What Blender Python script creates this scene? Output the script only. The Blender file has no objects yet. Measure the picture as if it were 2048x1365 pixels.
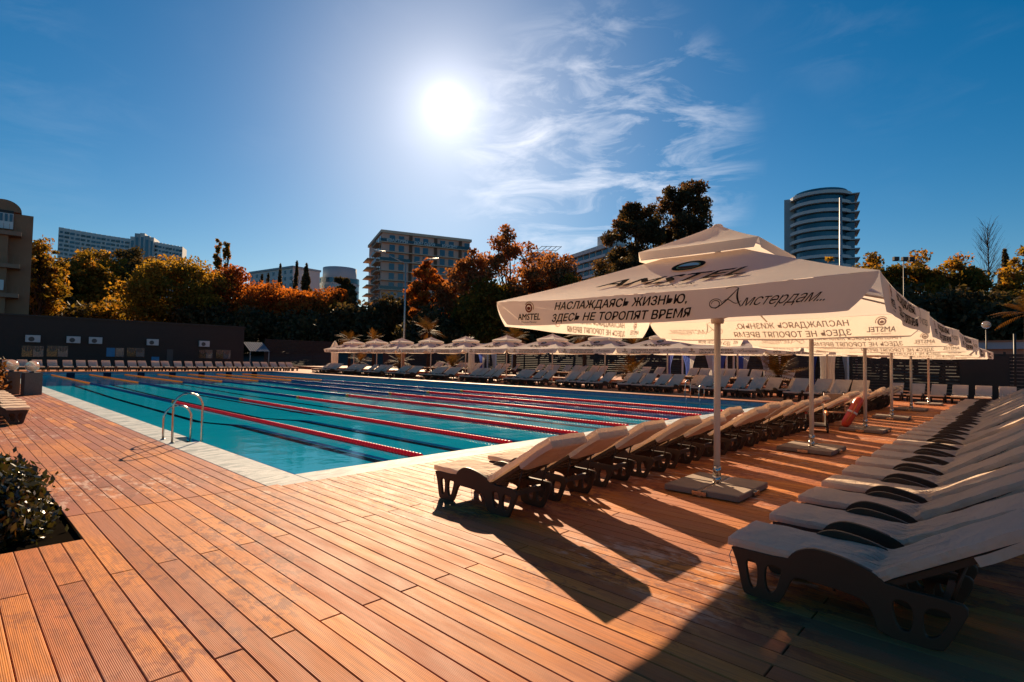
import bpy, math, random
import numpy as np
from mathutils import Matrix, Vector
R_ = math.radians
random.seed(7)
rng = np.random.default_rng(7)
sc = bpy.context.scene
C = sc.collection

# ------------------------------------------------------------------ camera
F_PX, YAW, PITCH, ROLL = 1071.434, R_(43.1929), R_(2.1006), R_(1.0174)
CAM = np.array([-3.838, -8.2066, 1.8805])
def _basis():
    fw = np.array([math.cos(YAW)*math.cos(PITCH), math.sin(YAW)*math.cos(PITCH), math.sin(PITCH)])
    rt = np.array([math.sin(YAW), -math.cos(YAW), 0.]); up = np.cross(rt, fw)
    return np.array([rt*math.cos(ROLL)+up*math.sin(ROLL), up*math.cos(ROLL)-rt*math.sin(ROLL), -fw]).T
RM = _basis()
cd = bpy.data.cameras.new('camera'); cam = bpy.data.objects.new('camera', cd); C.objects.link(cam)
cd.sensor_width = 36; cd.lens = 36*F_PX/2048; cd.clip_end = 6000; cd.clip_start = .05
M = Matrix.Identity(4)
for i in range(3):
    for j in range(3): M[i][j] = RM[i][j]
    M[i][3] = CAM[i]
cam.matrix_world = M
sc.camera = cam
def _dir(q):
    return RM @ np.array([q[0]-1024., -(q[1]-682.5), -F_PX])
def on_z(q, z=.06):                      # where a line of sight meets a level plane
    d = _dir(q); return CAM + d*((z-CAM[2])/d[2])
def on_x(q, X):
    d = _dir(q); return CAM + d*((X-CAM[0])/d[0])
def on_y(q, Y):
    d = _dir(q); return CAM + d*((Y-CAM[1])/d[1])
def at_depth(q, dep):
    return CAM + _dir(q)*(dep/F_PX)

# ------------------------------------------------------------------ world, sun, exposure
SUN = _dir((895, 215)); SUN = SUN/np.linalg.norm(SUN)
SUN_EL = math.asin(SUN[2]); SUN_AZ = math.atan2(SUN[1], SUN[0])
w = bpy.data.worlds.new('World'); sc.world = w; w.use_nodes = True
nt = w.node_tree; nt.nodes.clear()
def N(nt, typ, **kw):
    n = nt.nodes.new(typ)
    for k, v in kw.items():
        if k.startswith('i_'):
            n.inputs[k[2:].replace('_', ' ')].default_value = v
        else: setattr(n, k, v)
    return n
def L(nt, a, b): nt.links.new(a, b)
def MATH(nt, op, a, b=None, c=None, clamp=False):
    n = nt.nodes.new('ShaderNodeMath'); n.operation = op; n.use_clamp = clamp
    for i, x in enumerate((a, b, c)):
        if x is None: continue
        if isinstance(x, (int, float)): n.inputs[i].default_value = x
        else: nt.links.new(x, n.inputs[i])
    return n.outputs[0]
def MIX(nt, fac, a, b, blend='MIX'):
    n = nt.nodes.new('ShaderNodeMix'); n.data_type = 'RGBA'; n.blend_type = blend; n.clamp_factor = True
    for sock, x in ((n.inputs[0], fac), (n.inputs[6], a), (n.inputs[7], b)):
        if isinstance(x, (int, float)): sock.default_value = x
        elif isinstance(x, (tuple, list)): sock.default_value = (*x[:3], 1)
        else: nt.links.new(x, sock)
    return n.outputs[2]
def RAMP(nt, fac, stops, interp='LINEAR'):
    n = nt.nodes.new('ShaderNodeValToRGB'); n.color_ramp.interpolation = interp
    e = n.color_ramp.elements
    while len(e) < len(stops): e.new(.5)
    for el, (p, c) in zip(e, stops):
        el.position = p; el.color = (c, c, c, 1) if isinstance(c, (int, float)) else (*c[:3], 1)
    nt.links.new(fac, n.inputs[0]); return n.outputs[0]

SKY_STRENGTH = .075
sky = N(nt, 'ShaderNodeTexSky', sky_type='NISHITA', sun_disc=False)
sky.sun_elevation = SUN_EL; sky.sun_rotation = R_(90)-SUN_AZ
sky.altitude = 0; sky.air_density = 1.0; sky.dust_density = .25; sky.ozone_density = 3.0
hs = N(nt, 'ShaderNodeHueSaturation'); hs.inputs['Saturation'].default_value = 1.45; hs.inputs['Value'].default_value = .475; hs.inputs['Hue'].default_value = .494
L(nt, sky.outputs[0], hs.inputs['Color'])
tc = N(nt, 'ShaderNodeTexCoord')
vn = N(nt, 'ShaderNodeVectorMath', operation='NORMALIZE'); L(nt, tc.outputs['Generated'], vn.inputs[0])
dirv = vn.outputs[0]
sp = N(nt, 'ShaderNodeSeparateXYZ'); L(nt, dirv, sp.inputs[0])
def DOT(vec):
    n = N(nt, 'ShaderNodeVectorMath', operation='DOT_PRODUCT'); L(nt, dirv, n.inputs[0]); n.inputs[1].default_value = tuple(vec)
    return n.outputs['Value']
# thin streaky cloud, laid out on a flat layer high above
azn = MATH(nt, 'ARCTAN2', sp.outputs[1], sp.outputs[0])
cb = N(nt, 'ShaderNodeCombineXYZ'); L(nt, azn, cb.inputs[0]); L(nt, sp.outputs[2], cb.inputs[1])
mp = N(nt, 'ShaderNodeMapping'); mp.inputs['Rotation'].default_value = (0, 0, R_(-9)); mp.inputs['Scale'].default_value = (3.2, 11., 1); mp.inputs['Location'].default_value = (.35, .2, 0); L(nt, cb.outputs[0], mp.inputs[0])
n1 = N(nt, 'ShaderNodeTexNoise', i_Scale=1.7, i_Detail=8., i_Roughness=.62, i_Distortion=.7); L(nt, mp.outputs[0], n1.inputs['Vector'])
n2 = N(nt, 'ShaderNodeTexNoise', i_Scale=2.2, i_Detail=3.); L(nt, cb.outputs[0], n2.inputs['Vector'])
cl = _dir((1190, 345)); cl = cl/np.linalg.norm(cl)
reg = MATH(nt, 'ADD', RAMP(nt, DOT(cl), [(.962, 0.), (.992, 1.)]), MATH(nt, 'MULTIPLY', RAMP(nt, n2.outputs[0], [(.5, 0.), (.75, 1.)]), .18))
cm = MATH(nt, 'MULTIPLY', RAMP(nt, n1.outputs[0], [(.46, 0.), (.76, 1.)]), reg, clamp=True)
skyc = MIX(nt, MATH(nt, 'MULTIPLY', cm, .68), hs.outputs[0], (7.2, 7.2, 7.6))
# the sun itself and the bright air round it
sd = DOT(SUN)
disc = MATH(nt, 'MULTIPLY', MATH(nt, 'SUBTRACT', sd, math.cos(R_(.55))), 1/(math.cos(R_(.2))-math.cos(R_(.55))), clamp=True)
g1 = MATH(nt, 'MULTIPLY', MATH(nt, 'POWER', MATH(nt, 'MAXIMUM', sd, 0), 3600.), 8.)
g2 = MATH(nt, 'MULTIPLY', MATH(nt, 'POWER', MATH(nt, 'MAXIMUM', sd, 0), 46.), 1.4)
g3_ = MATH(nt, 'MULTIPLY', MATH(nt, 'POWER', MATH(nt, 'MAXIMUM', sd, 0), 420.), 2.6)
gl = MATH(nt, 'ADD', MATH(nt, 'ADD', MATH(nt, 'ADD', g1, g3_), g2), MATH(nt, 'MULTIPLY', disc, 200.))
glc = N(nt, 'ShaderNodeVectorMath', operation='SCALE'); glc.inputs[0].default_value = (1., .95, .91); L(nt, gl, glc.inputs['Scale'])
addc = N(nt, 'ShaderNodeVectorMath', operation='ADD'); L(nt, skyc, addc.inputs[0]); L(nt, glc.outputs[0], addc.inputs[1])
bg = N(nt, 'ShaderNodeBackground'); L(nt, addc.outputs[0], bg.inputs[0]); bg.inputs[1].default_value = SKY_STRENGTH
ow = N(nt, 'ShaderNodeOutputWorld'); L(nt, bg.outputs[0], ow.inputs[0])

sl = bpy.data.lights.new('sun', 'SUN'); sl.energy = 4.6; sl.angle = R_(.53); sl.color = (1., .73, .46)
so = bpy.data.objects.new('sun', sl); C.objects.link(so)
so.rotation_euler = Vector(SUN).to_track_quat('Z', 'Y').to_euler(); so.location = (0, 0, 60)

sc.view_settings.view_transform = 'Standard'; sc.view_settings.look = 'None'
sc.view_settings.exposure = 1.12; sc.view_settings.gamma = 1; sc.view_settings.use_curve_mapping = False
cy_ = sc.cycles
cy_.use_denoising = True; cy_.max_bounces = 7; cy_.diffuse_bounces = 3; cy_.glossy_bounces = 4; cy_.transmission_bounces = 4
cy_.transparent_max_bounces = 12; cy_.sample_clamp_indirect = 5; cy_.caustics_reflective = False; cy_.caustics_refractive = False

# ------------------------------------------------------------------ helpers
class MB:
    def __init__(s): s.v = []; s.f = []; s.s = []
    def add(s, vs, fs, smooth=False):
        o = len(s.v); s.v += [tuple(map(float, p)) for p in vs]
        s.f += [tuple(i+o for i in f) for f in fs]; s.s += [smooth]*len(fs); return s
    def box(s, x0, x1, y0, y1, z0, z1):
        return s.add([(x0,y0,z0),(x1,y0,z0),(x1,y1,z0),(x0,y1,z0),(x0,y0,z1),(x1,y0,z1),(x1,y1,z1),(x0,y1,z1)],
                     [(0,3,2,1),(4,5,6,7),(0,1,5,4),(1,2,6,5),(2,3,7,6),(3,0,4,7)])
    def cbox(s, c, d, rz=0):
        x, y, z = d[0]/2, d[1]/2, d[2]/2; ca, sa = math.cos(rz), math.sin(rz)
        P = [(-x,-y,-z),(x,-y,-z),(x,y,-z),(-x,y,-z),(-x,-y,z),(x,-y,z),(x,y,z),(-x,y,z)]
        return s.add([(c[0]+p[0]*ca-p[1]*sa, c[1]+p[0]*sa+p[1]*ca, c[2]+p[2]) for p in P],
                     [(0,3,2,1),(4,5,6,7),(0,1,5,4),(1,2,6,5),(2,3,7,6),(3,0,4,7)])
    def chamfer_box(s, x0, x1, y0, y1, z0, z1, b):
        P = []
        for (z, e) in ((z0, 0), (z1-b, 0), (z1, b)):
            P += [(x0+e,y0+e,z),(x1-e,y0+e,z),(x1-e,y1-e,z),(x0+e,y1-e,z)]
        Fs = [(8,9,10,11)]
        for k in (0, 4):
            for i in range(4):
                j = (i+1) % 4; Fs.append((k+i, k+j, k+4+j, k+4+i))
        return s.add(P, Fs)
    def tube(s, pts, rad, n=8, caps=True, smooth=True):
        pts = [np.array(p, float) for p in pts]; m = len(pts)
        if not hasattr(rad, '__len__'): rad = [rad]*m
        vs = []; ref = None
        for i in range(m):
            t = pts[min(i+1, m-1)]-pts[max(i-1, 0)]; t = t/(np.linalg.norm(t)+1e-9)
            if ref is None:
                ref = np.array([0, 0, 1.]) if abs(t[2]) < .9 else np.array([1., 0, 0])
            a = np.cross(t, ref); a = a/(np.linalg.norm(a)+1e-9); b = np.cross(t, a); ref = -b if False else ref
            for k in range(n):
                an = 2*math.pi*k/n; vs.append(pts[i]+(a*math.cos(an)+b*math.sin(an))*rad[i])
        fs = []
        for i in range(m-1):
            for k in range(n):
                j = (k+1) % n; fs.append((i*n+k, (i+1)*n+k, (i+1)*n+j, i*n+j))
        s.add(vs, fs, smooth)
        if caps:
            o = len(s.v)-m*n
            s.f.append(tuple(o+k for k in range(n))); s.s.append(False)
            s.f.append(tuple(o+(m-1)*n+k for k in reversed(range(n)))); s.s.append(False)
        return s
    def lathe(s, prof, c=(0, 0, 0), n=16, smooth=True):
        vs = []; m = len(prof)
        for (r, z) in prof:
            for k in range(n):
                an = 2*math.pi*k/n; vs.append((c[0]+r*math.cos(an), c[1]+r*math.sin(an), c[2]+z))
        fs = []
        for i in range(m-1):
            for k in range(n):
                j = (k+1) % n; fs.append((i*n+k, i*n+j, (i+1)*n+j, (i+1)*n+k))
        return s.add(vs, fs, smooth)
    def grid(s, P, smooth=True):
        P = np.asarray(P); a, b = P.shape[:2]
        return s.add(P.reshape(-1, 3), [(i*b+j, (i+1)*b+j, (i+1)*b+j+1, i*b+j+1) for i in range(a-1) for j in range(b-1)], smooth)
    def mesh(s, name, mat):
        me = bpy.data.meshes.new(name); me.from_pydata(s.v, [], s.f); me.polygons.foreach_set('use_smooth', s.s)
        if mat: me.materials.append(MT[mat] if isinstance(mat, str) else mat)
        me.update(); return me
    def build(s, name, mat, parent=None, **kw): return link(name, s.mesh(name, mat), parent, **kw)

KIDS = {}
def link(name, me, parent=None, label=None, cat=None, group=None, kind=None, loc=None, rz=None):
    o = bpy.data.objects.new(name, me); C.objects.link(o)
    if parent is not None: o.parent = parent; KIDS.setdefault(parent.name, []).append(o)
    tag(o, label, cat, group, kind)
    if loc is not None: o.location = loc
    if rz is not None: o.rotation_euler = (0, 0, rz)
    return o
def tag(o, label=None, cat=None, group=None, kind=None):
    for k, v in (('label', label), ('category', cat), ('group', group), ('kind', kind)):
        if v: o[k] = v
    return o
def thing(name, label, cat, loc=(0, 0, 0), rz=0, group=None):
    return link(name, None, None, label, cat, group, None, loc, rz)
def copy_tree(o, parent=None):
    c = o.copy(); C.objects.link(c)
    if parent is not None: c.parent = parent; KIDS.setdefault(parent.name, []).append(c)
    for ch in KIDS.get(o.name, []): copy_tree(ch, c)
    return c
ORD = ['first','second','third','fourth','fifth','sixth','seventh','eighth','ninth','tenth','eleventh','twelfth','thirteenth','fourteenth','fifteenth','sixteenth','seventeenth','eighteenth','nineteenth','twentieth']
def ordw(i):
    if i < 20: return ORD[i]
    t = ['twenty','thirty','forty','fifty','sixty'][(i+1)//10-2]; r = (i+1) % 10
    return (t[:-1]+'ieth') if r == 0 else t+'-'+ORD[r-1]

# ------------------------------------------------------------------ materials
MT = {}
def newmat(name):
    m = bpy.data.materials.new(name); m.use_nodes = True; m.node_tree.nodes.clear(); MT[name] = m
    return m, m.node_tree
def out(nt, sh):
    o = N(nt, 'ShaderNodeOutputMaterial'); L(nt, sh, o.inputs[0])
def princ(nt, color, rough=.6, spec=.5, metal=0., normal=None):
    p = N(nt, 'ShaderNodeBsdfPrincipled')
    for sock, x in (('Base Color', color), ('Roughness', rough), ('Metallic', metal), ('Specular IOR Level', spec)):
        if isinstance(x, (int, float)): p.inputs[sock].default_value = x
        elif isinstance(x, (tuple, list)): p.inputs[sock].default_value = (*x[:3], 1)
        else: L(nt, x, p.inputs[sock])
    if normal is not None: L(nt, normal, p.inputs['Normal'])
    return p.outputs[0]
def pos(nt, scale=(1, 1, 1)):
    g = N(nt, 'ShaderNodeNewGeometry'); m = N(nt, 'ShaderNodeMapping'); m.inputs['Scale'].default_value = scale
    L(nt, g.outputs['Position'], m.inputs[0]); return m.outputs[0]
def objco(nt, scale=(1, 1, 1)):
    g = N(nt, 'ShaderNodeTexCoord'); m = N(nt, 'ShaderNodeMapping'); m.inputs['Scale'].default_value = scale
    L(nt, g.outputs['Object'], m.inputs[0]); return m.outputs[0]
def noise(nt, vec, scale, detail=4., rough=.55, dist=0.):
    n = N(nt, 'ShaderNodeTexNoise', i_Scale=scale, i_Detail=detail, i_Roughness=rough, i_Distortion=dist)
    if vec is not None: L(nt, vec, n.inputs['Vector'])
    return n.outputs[0]
def bump(nt, h, strength, dist=.01, base=None):
    b = N(nt, 'ShaderNodeBump'); b.inputs['Strength'].default_value = strength; b.inputs['Distance'].default_value = dist
    L(nt, h, b.inputs['Height'])
    if base is not None: L(nt, base, b.inputs['Normal'])
    return b.outputs[0]
def simple(name, c, rough=.6, var=.25, scale=4., spec=.5, metal=0., bmp=0.):
    m, nt = newmat(name)
    n = noise(nt, pos(nt), scale, 5.)
    col = MIX(nt, n, [x*(1-var) for x in c], [min(1, x*(1+var)) for x in c])
    nr = bump(nt, noise(nt, pos(nt), scale*12, 3.), bmp, .004) if bmp else None
    out(nt, princ(nt, col, rough, spec, metal, nr)); return m
def cloth(name, c, trans, weave=.25, var=.1, tcol=None, folds=False):
    m, nt = newmat(name)
    n = noise(nt, objco(nt), 3., 5.)
    col = MIX(nt, n, [x*(1-var) for x in c], [min(1, x*(1+var)) for x in c])
    rnd = N(nt, 'ShaderNodeObjectInfo')
    col = MIX(nt, MATH(nt, 'MULTIPLY', rnd.outputs['Random'], .16), col, (.45, .36, .28))
    nr = bump(nt, noise(nt, objco(nt, (1, 1, 1)), 6., 3., .5, .6), weave, .03)
    nr = bump(nt, noise(nt, objco(nt), 160., 2.), .25, .002, nr)
    if folds:
        sy = N(nt, 'ShaderNodeSeparateXYZ'); L(nt, objco(nt), sy.inputs[0])
        ms = RAMP(nt, MATH(nt, 'ABSOLUTE', MATH(nt, 'SUBTRACT', sy.outputs[1], 1.04)), [(.0, 1.), (.42, .12)])
        fo = noise(nt, objco(nt, (13, 2.2, 2.2)), 1., 3., .5, 1.2)
        nr = bump(nt, MATH(nt, 'MULTIPLY', fo, ms), 1., .12, nr)
        nr = bump(nt, noise(nt, objco(nt, (3, 9, 9)), 1., 3., .6, 1.5), .55, .03, nr)
    p = princ(nt, col, .85, .2, 0, nr)
    t = N(nt, 'ShaderNodeBsdfTranslucent')
    if tcol: t.inputs[0].default_value = (*tcol, 1)
    else: L(nt, col, t.inputs[0])
    L(nt, nr, t.inputs['Normal'])
    mx = N(nt, 'ShaderNodeMixShader'); mx.inputs[0].default_value = trans
    L(nt, p, mx.inputs[1]); L(nt, t.outputs[0], mx.inputs[2]); out(nt, mx.outputs[0]); return m

# deck planks: red-brown composite boards, ribbed, stained, each a little different
def plank_mat(name, tint=1.0, reddish=0.):
    m, nt = newmat(name)
    oi = N(nt, 'ShaderNodeObjectInfo'); at = N(nt, 'ShaderNodeAttribute', attribute_name='rnd')
    r = MATH(nt, 'FRACT', MATH(nt, 'ADD', oi.outputs['Random'], at.outputs['Fac']))
    base = RAMP(nt, r, [(0., (.36, .100, .030)), (.25, (.51, .165, .034)), (.5, (.64, .220, .040)), (.75, (.53, .165, .036)), (1., (.38, .098, .038))] if not reddish else [(0., (.30, .085, .050)), (.2, (.44, .135, .045)), (.45, (.62, .215, .046)), (.62, (.52, .165, .044)), (.8, (.36, .10, .055)), (1., (.24, .065, .050))])
    grain = noise(nt, pos(nt, (26, .9, 1)), 2.2, 6., .6)
    base = MIX(nt, RAMP(nt, grain, [(.42, 0.), (.66, .6)]), base, (.22, .075, .026))
    big = noise(nt, pos(nt, (1, .55, 1)), .9, 4., .6)
    base = MIX(nt, RAMP(nt, big, [(.44, 0.), (.60, .55)]), base, (.33, .12, .075) if reddish == 0 else (.27, .085, .065))
    # worn dark blotches, in broad areas
    area = RAMP(nt, noise(nt, pos(nt), .32, 2.), [(.44, 0.), (.50, 1.)])
    st = RAMP(nt, noise(nt, pos(nt, (1.4, .8, 1)), 7.5, 7., .7, .4), [(.49, 0.), (.57, 1.)])
    stain = MATH(nt, 'MULTIPLY', st, area)
    base = MIX(nt, MATH(nt, 'MULTIPLY', stain, .8), base, (.19, .055, .032))
    # chalky dried-water marks
    a2 = RAMP(nt, noise(nt, pos(nt), .35, 2., .5, .3), [(.51, 0.), (.57, 1.)])
    s2 = RAMP(nt, noise(nt, pos(nt, (1, .4, 1)), 8., 4., .6), [(.53, 0.), (.63, 1.)])
    chalk = MATH(nt, 'MULTIPLY', a2, s2)
    base = MIX(nt, MATH(nt, 'MULTIPLY', chalk, .4), base, (.75, .58, .48))
    rough = MATH(nt, 'ADD', .46, MATH(nt, 'MULTIPLY', noise(nt, pos(nt, (3, .5, 1)), 3., 4.), .34))
    sx = N(nt, 'ShaderNodeSeparateXYZ'); L(nt, pos(nt), sx.inputs[0])
    rib = MATH(nt, 'SINE', MATH(nt, 'MULTIPLY', sx.outputs[0], 2*math.pi/.0098))
    nr = bump(nt, rib, .32, .0022)
    nr = bump(nt, grain, .3, .003, nr)
    out(nt, princ(nt, base, rough, .15, 0, nr)); return m
plank_mat('plank'); plank_mat('plank_red', reddish=1.)

# pale grey-white marble coping
m, nt = newmat('coping_stone')
v = noise(nt, pos(nt, (.7, 1.6, 1)), 2.4, 8., .6, 1.4)
c1 = MIX(nt, RAMP(nt, v, [(.42, 0.), (.58, 1.)]), (.36, .41, .42), (.50, .53, .53))
c1 = MIX(nt, RAMP(nt, noise(nt, pos(nt, (.6, 2.2, 1)), 1.7, 7., .6, 2.), [(.50, 0.), (.58, .8)]), c1, (.16, .22, .25))
c1 = MIX(nt, RAMP(nt, noise(nt, pos(nt), 60., 3.), [(.50, 0.), (.62, .5)]), c1, (.22, .22, .21))
out(nt, princ(nt, c1, .7, .2, 0, bump(nt, noise(nt, pos(nt), 40., 4.), .25, .003)))

# pool tiles, water
def tiles(name, c, grout, size, var=.18, rough=.25):
    m, nt = newmat(name)
    b = N(nt, 'ShaderNodeTexBrick', offset=0., squash=1.)
    b.inputs['Scale'].default_value = 1.; b.inputs['Brick Width'].default_value = size; b.inputs['Row Height'].default_value = size; b.inputs['Mortar Size'].default_value = size*.04
    b.inputs['Color1'].default_value = (*[x*(1-var) for x in c], 1); b.inputs['Color2'].default_value = (*[min(1, x*(1+var)) for x in c], 1); b.inputs['Mortar'].default_value = (*grout, 1)
    g = N(nt, 'ShaderNodeNewGeometry'); s1 = N(nt, 'ShaderNodeSeparateXYZ'); L(nt, g.outputs['Position'], s1.inputs[0])
    cc = N(nt, 'ShaderNodeCombineXYZ'); L(nt, MATH(nt, 'ADD', s1.outputs[0], s1.outputs[1]), cc.inputs[0])
    L(nt, MATH(nt, 'ADD', s1.outputs[2], MATH(nt, 'MULTIPLY', s1.outputs[1], 1.)), cc.inputs[1]); L(nt, cc.outputs[0], b.inputs['Vector'])
    out(nt, princ(nt, b.outputs[0], rough, .5)); return m
simple('pool_floor', (.05, .80, .92), 1., .12, .6, 0.)
tiles('pool_tile', (.05, .22, .36), (.10, .24, .32), .12)
simple('pool_line', (.008, .03, .06), 1., .2, 4., 0.)
simple('waterline', (.38, .40, .38), .5, .15, 2.)
m, nt = newmat('water')
h1 = noise(nt, pos(nt, (1, 1, 1)), 1.1, 3., .5, .4); h2 = noise(nt, pos(nt), 7., 3.)
nr = bump(nt, h2, .11, .02, bump(nt, h1, .15, .08))
fr = N(nt, 'ShaderNodeFresnel'); fr.inputs[0].default_value = 1.33; L(nt, nr, fr.inputs['Normal'])
tr = N(nt, 'ShaderNodeBsdfTransparent'); tr.inputs[0].default_value = (.34, .82, .92, 1)
gl_ = N(nt, 'ShaderNodeBsdfGlossy'); gl_.inputs['Roughness'].default_value = .02; gl_.inputs[0].default_value = (.80, .93, .95, 1); L(nt, nr, gl_.inputs['Normal'])
mx = N(nt, 'ShaderNodeMixShader'); L(nt, MATH(nt, 'MULTIPLY', fr.outputs[0], .6), mx.inputs[0]); L(nt, tr.outputs[0], mx.inputs[1]); L(nt, gl_.outputs[0], mx.inputs[2]); out(nt, mx.outputs[0])

cloth('cushion', (.88, .70, .54), .40, .8, folds=True)
cloth('canopy', (.93, .81, .69), .52, .12, .06)
cloth('curtain_white', (.72, .68, .64), .35, .3)
cloth('curtain_blue', (.10, .16, .50), .35, .3)
simple('bronze_plastic', (.065, .034, .019), .55, .2, 3., .3)
simple('print_dark', (.035, .026, .02), 1., .1, 4., 0.)
simple('print_red', (.28, .06, .03), 1., .1, 4., 0.)
simple('print_gold', (.45, .27, .10), 1., .1, 4., 0.)
simple('print_white', (.72, .66, .6), 1., .1, 4., 0.)
simple('pole_paint', (.66, .56, .47), .45, .08, 3.)
simple('concrete', (.27, .20, .155), .85, .3, 5., .3, 0, .5)
simple('steel', (.55, .50, .45), .22, .1, 3., .5, 1.)
simple('galvanised', (.36, .38, .38), .45, .15, 3., .5, .6)
def plastic(name, c, tr_=.35):
    m, nt = newmat(name); p = princ(nt, c, .28, .5); t = N(nt, 'ShaderNodeBsdfTranslucent'); t.inputs[0].default_value = (*c, 1)
    x = N(nt, 'ShaderNodeMixShader'); x.inputs[0].default_value = tr_; L(nt, p, x.inputs[1]); L(nt, t.outputs[0], x.inputs[2]); out(nt, x.outputs[0])
plastic('rope_red', (.92, .02, .05), .5); plastic('rope_yellow', (.98, .46, .03), .5); plastic('rope_blue', (.02, .06, .26))
simple('dark_wood', (.020, .013, .010), .6, .3, 2.)
simple('fence_wood', (.035, .020, .013), .65, .35, 2.)
simple('soil', (.010, .008, .006), 1., .4, 6., .0)
simple('earth', (.035, .028, .016), .95, .4, .5)
simple('granite', (.15, .115, .09), .6, .55, 26., .4, 0, .2)
simple('ac_white', (.52, .54, .54), .5, .08); simple('ac_dark', (.06, .06, .06), .5, .1)
simple('curtain_pink', (.19, .115, .08), .8, .5, 6.)
simple('frame_dark', (.02, .014, .012), .5, .2); simple('sign_blue', (.04, .22, .42), .6, .15)
simple('metal_roof', (.16, .18, .21), .8, .2, 2., .2, .0)
simple('orange_red', (.60, .06, .02), .35, .15); simple('orange', (.75, .22, .03), .5, .12)
simple('light_wood', (.42, .20, .11), .5, .2, 4.)
simple('rubber', (.015, .015, .015), .6, .1)
simple('bark', (.045, .028, .018), .9, .4, 6., .2, 0, .5)
simple('brick_tan', (.34, .18, .10), .85, .15, 1.); simple('stone_tan', (.36, .20, .13), .8, .12, 1.)
simple('bldg_cream', (.82, .47, .36), .8, .1, .5); simple('bldg_brown', (.17, .08, .045), .8, .15, .5)
simple('bldg_white', (.62, .62, .62), .8, .08, .3); simple('bldg_grey', (.34, .40, .44), .8, .1, .3)
simple('bldg_slab', (.80, .56, .40), .75, .1, .5)
simple('white_paint', (.75, .74, .72), .6, .06)
def glass(name, c, rough=.08):
    m, nt = newmat(name); out(nt, princ(nt, MIX(nt, noise(nt, pos(nt), .7, 2.), [x*.6 for x in c], c), rough, .8)); return m
glass('win_blue', (.05, .10, .15)); glass('win_dark', (.012, .012, .013)); glass('win_teal', (.02, .10, .17)); glass('win_light', (.24, .36, .42))
m, nt = newmat('globe_glass')
gg = N(nt, 'ShaderNodeBsdfGlass'); gg.inputs['IOR'].default_value = 1.08; gg.inputs['Roughness'].default_value = .05; gg.inputs[0].default_value = (.95, .9, .86, 1)
tl = N(nt, 'ShaderNodeBsdfTranslucent'); tl.inputs[0].default_value = (.8, .72, .66, 1)
g3 = N(nt, 'ShaderNodeBsdfGlossy'); g3.inputs[1].default_value = .1
m1 = N(nt, 'ShaderNodeMixShader'); m1.inputs[0].default_value = .14; L(nt, gg.outputs[0], m1.inputs[1]); L(nt, tl.outputs[0], m1.inputs[2])
m2 = N(nt, 'ShaderNodeMixShader'); m2.inputs[0].default_value = .15; L(nt, m1.outputs[0], m2.inputs[1]); L(nt, g3.outputs[0], m2.inputs[2]); out(nt, m2.outputs[0])
def leafmat(name, stops, trans=.38, gloss=.0, rough=.4):
    m, nt = newmat(name)
    at = N(nt, 'ShaderNodeAttribute', attribute_name='tint')
    col = RAMP(nt, at.outputs['Fac'], stops)
    d = princ(nt, col, rough if gloss else .7, gloss if gloss else .25)
    t = N(nt, 'ShaderNodeBsdfTranslucent')
    L(nt, MIX(nt, 1., col, (1.8, 1.45, .75), 'MULTIPLY'), t.inputs[0])
    x = N(nt, 'ShaderNodeMixShader'); x.inputs[0].default_value = trans; L(nt, d, x.inputs[1]); L(nt, t.outputs[0], x.inputs[2]); out(nt, x.outputs[0]); return m
leafmat('leaf_gold', [(0, (0.069, 0.057, 0.014)), (.4, (0.184, 0.132, 0.021)), (.75, (0.322, 0.207, 0.034)), (1, (0.391, 0.172, 0.034))], .5)
leafmat('leaf_rust', [(0, (0.088, 0.035, 0.013)), (.4, (0.237, 0.081, 0.019)), (.75, (0.375, 0.125, 0.025)), (1, (0.400, 0.175, 0.031))], .48)
leafmat('leaf_olive', [(0, (0.046, 0.042, 0.010)), (.45, (0.130, 0.098, 0.016)), (.8, (0.286, 0.156, 0.023)), (1, (0.390, 0.156, 0.026))], .46)
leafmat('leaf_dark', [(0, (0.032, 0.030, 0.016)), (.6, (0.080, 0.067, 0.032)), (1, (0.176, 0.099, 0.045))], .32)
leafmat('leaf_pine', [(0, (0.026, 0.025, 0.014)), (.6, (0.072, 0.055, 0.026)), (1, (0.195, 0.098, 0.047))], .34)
leafmat('leaf_brown', [(0, (0.084, 0.045, 0.020)), (.5, (0.224, 0.098, 0.039)), (1, (0.392, 0.168, 0.070))], .46)
leafmat('leaf_palm', [(0, (.02, .020, .008)), (.5, (.075, .040, .012)), (1, (.17, .075, .018))], .4)
leafmat('leaf_glossy', [(0, (.012, .016, .006)), (.6, (.032, .034, .011)), (.85, (.06, .05, .015)), (1, (.14, .055, .015))], .24, .9, .25)
leafmat('leaf_flower', [(0, (.04, .026, .010)), (.5, (.12, .055, .018)), (.8, (.22, .09, .035)), (1, (.38, .22, .13))], .4)

# ================================================================== SETTING
DZ = .06; RZ = .28; TZ = .64            # near deck, raised far deck, terrace
PW, PL = 20.6, 50.0
def hill(D): return .1*max(0., min(D, 620.)-85.)
g = MB(); B_ = 2500
for x0, x1, y0, y1 in ((-B_, -.62, -B_, B_), (PW+.1, B_, -B_, B_), (-.62, PW+.1, -B_, -.62), (-.62, PW+.1, PL+.1, B_)):
    g.add([(x0,y0,-.08),(x1,y0,-.08),(x1,y1,-.08),(x0,y1,-.08)], [(0,1,2,3)])
g.build('ground', 'earth', kind='structure')
az = np.radians(np.linspace(-40, 130, 60)); Ds = np.array([84, 95, 110, 130, 160, 200, 260, 340, 450, 620, 900])
H = np.array([[(CAM[0]+d*math.cos(a), CAM[1]+d*math.sin(a), hill(d)-.12+(0 if d < 90 else 1.2*math.sin(a*9+d*.05))) for a in az] for d in Ds])
MB().grid(H[:, ::-1]).build('hillside', 'earth', kind='structure')

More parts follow.
